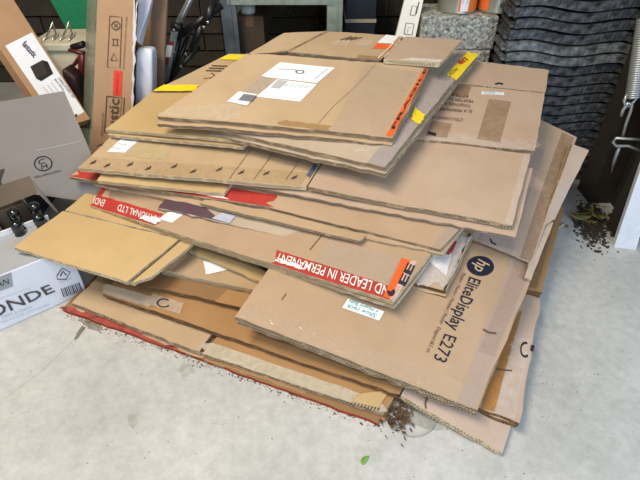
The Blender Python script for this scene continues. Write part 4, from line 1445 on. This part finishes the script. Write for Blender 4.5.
def blob(cx, cy, rx, ry, sd, n=22, rot=0.0):
    out = []
    for i in range(n):
        a = 2 * math.pi * i / n
        k = 1 + .55 * noise.noise(Vector((math.cos(a) * 1.6, math.sin(a) * 1.6, sd)))
        x, y = rx * k * math.cos(a), ry * k * math.sin(a)
        out.append((cx + x * math.cos(rot) - y * math.sin(rot), cy + x * math.sin(rot) + y * math.cos(rot)))
    return out


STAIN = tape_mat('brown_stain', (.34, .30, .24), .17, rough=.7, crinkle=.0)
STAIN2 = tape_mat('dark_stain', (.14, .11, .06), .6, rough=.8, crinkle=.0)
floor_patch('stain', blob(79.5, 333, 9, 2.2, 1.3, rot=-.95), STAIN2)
floor_patch('stain', blob(187, 370, 8, 6, 2.1), STAIN)
floor_patch('stain', blob(132, 421, 4.5, 8, 3.7), STAIN)
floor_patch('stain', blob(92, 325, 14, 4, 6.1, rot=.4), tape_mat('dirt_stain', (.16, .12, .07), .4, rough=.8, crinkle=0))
floor_patch('stain', blob(425, 420, 20, 8, 5.2, rot=.45), tape_mat('olive_grey_patch', (.32, .32, .26), .35, rough=.6, crinkle=.0))  # faint olive-grey patch on the slab by the front corner
floor_patch('joint', [(72, 341), (40, 372), (5, 398), (5.6, 398.8), (40.6, 372.8), (72.6, 341.8)], STAIN)

# ------------------------------------------------------------------ leaves and dirt
def leaf(loc, ln, wd, rz, m, label, curl=.25, name='leaf', tilt=0.0):
    n = 8
    vs, fs = [], []
    for i in range(n + 1):
        k = i / n
        x = (k - .5) * ln
        hw = wd / 2 * math.sin(math.pi * k ** .8) + .0002
        z = .001 + curl * ln * (k - .5) ** 2
        yb = .15 * ln * math.sin(k * 2.2)
        vs += [(x, yb - hw, z + .15 * hw), (x, yb, z), (x, yb + hw, z + .15 * hw)]
    for i in range(n):
        a = 3 * i
        fs += [(a, a + 3, a + 4, a + 1), (a + 1, a + 4, a + 5, a + 2)]
    o = MB().add(vs, fs, True).build(name, m)
    md = o.modifiers.new('thickness', 'SOLIDIFY')
    md.thickness = .0006
    o.location = loc
    o.rotation_euler = (tilt, 0, rz)
    return tag(o, label, 'leaf', 'fallen leaves')


LG = mat('green_leaf', (.16, .36, .05), .45, var=.25)
LY = mat('pale_dry_leaf', (.55, .50, .34), .6, var=.2)
LO = mat('orange_dry_leaf', (.45, .24, .10), .7, var=.2)
LD = mat('olive_dry_leaf', (.22, .19, .07), .7, var=.4)
LB = mat('brown_dry_leaf', (.040, .030, .020), .8, var=.4)
p = P(366, 461, .001); leaf(p, .026, .011, .7, LG, 'small bright green leaf on the floor in front of the pile', .2)
p = P(562, 228, .002); leaf(p, .075, .014, .55, LY, 'long curved pale dry leaf on the floor right of the pile', .2)
p = P(568.5, 227, .002); leaf(p, .022, .013, .9, LO, 'small orange-brown dry leaf beside the long pale leaf', .2)
rl = random.Random(5)
for k in range(7):
    p = P(578 + k * 3.4 + rl.uniform(-2, 2), 216 - abs(k - 2) * 1.4 + rl.uniform(-4, 6), .012 + .006 * (k % 3))
    leaf(p, rl.uniform(.045, .075), rl.uniform(.016, .024), rl.uniform(0, 3), LD, 'olive dry leaf in the litter heap at the foot of the roof tiles', .5, tilt=rl.uniform(-.5, .5))


def litter(name, pts, m, size, label):
    """many crumbs and twigs nobody could count: one object"""
    mb = MB()
    for (x, y, z) in pts:
        l = size * rl.uniform(.5, 1.6); wdt = l * rl.uniform(.2, .6); a = rl.uniform(0, 6.28)
        ux = Vector((math.cos(a), math.sin(a), rl.uniform(-.25, .25))) * l
        uy = Vector((-math.sin(a), math.cos(a), rl.uniform(-.25, .25))) * wdt
        mb.box((x, y, z), ux, uy, (0, 0, wdt * .5))
    o = mb.build(name, m)
    return tag(o, label, 'debris', None, 'stuff')


pts = []
for k in range(800):
    x = rl.gauss(592, 9); y = rl.gauss(224, 10) + (x - 590) * .25
    if x < 573:
        continue
    p = P(x, y, 0); d = max(0, 1 - math.hypot((x - 590) / 18, (y - 220) / 16))
    pts.append((p.x, p.y, rl.uniform(0, .022) * d))
litter('leaf_litter', pts, LB, .009, 'heap of dark leaf litter in the corner under the tiles')
pts = []
for k in range(520):
    a = rl.random()
    p = P(66 + a * 318 + rl.gauss(0, 2), 313 + a * 113 + abs(rl.gauss(0, 3.2)), 0)
    pts.append((p.x, p.y, 0))
litter('dirt_crumbs', pts, mat('dirt', (.10, .065, .035), .9, var=.5), .003, 'line of brown dirt crumbs along the front of the bottom carton')
pts = []
for k in range(230):
    p = P(rl.gauss(399, 6), rl.gauss(417, 8), 0)
    pts.append((p.x, p.y, rl.uniform(0, .014)))
litter('chewed_scraps', pts, mat('chewed_brown', (.12, .07, .04), .9, var=.5), .006, 'small heap of chewed cardboard scraps at the front corner')
pts = []
for k in range(150):
    p = P(rl.uniform(5, 635), rl.uniform(330, 475), 0)
    if k % 3 == 0:
        p = P(rl.uniform(530, 620), rl.uniform(260, 420), 0)
    pts.append((p.x, p.y, 0))
litter('floor_specks', pts, mat('speck_dirt', (.12, .09, .06), .9, var=.5), .0022, 'scattered dirt specks on the concrete floor')
# stray wire of plastic thread
pts = [P(*q) for q in ((403, 434, .002), (412, 437, .002), (422, 435.5, .003), (431, 430, .004), (435, 423, .006), (436, 416, .01))]
o = MB().tube(pts, .0012, 6).build('thread', mat('grey_thread', (.30, .31, .28), .6))
tag(o, 'thin curved grey thread on the floor at the front of the pile', 'thread')
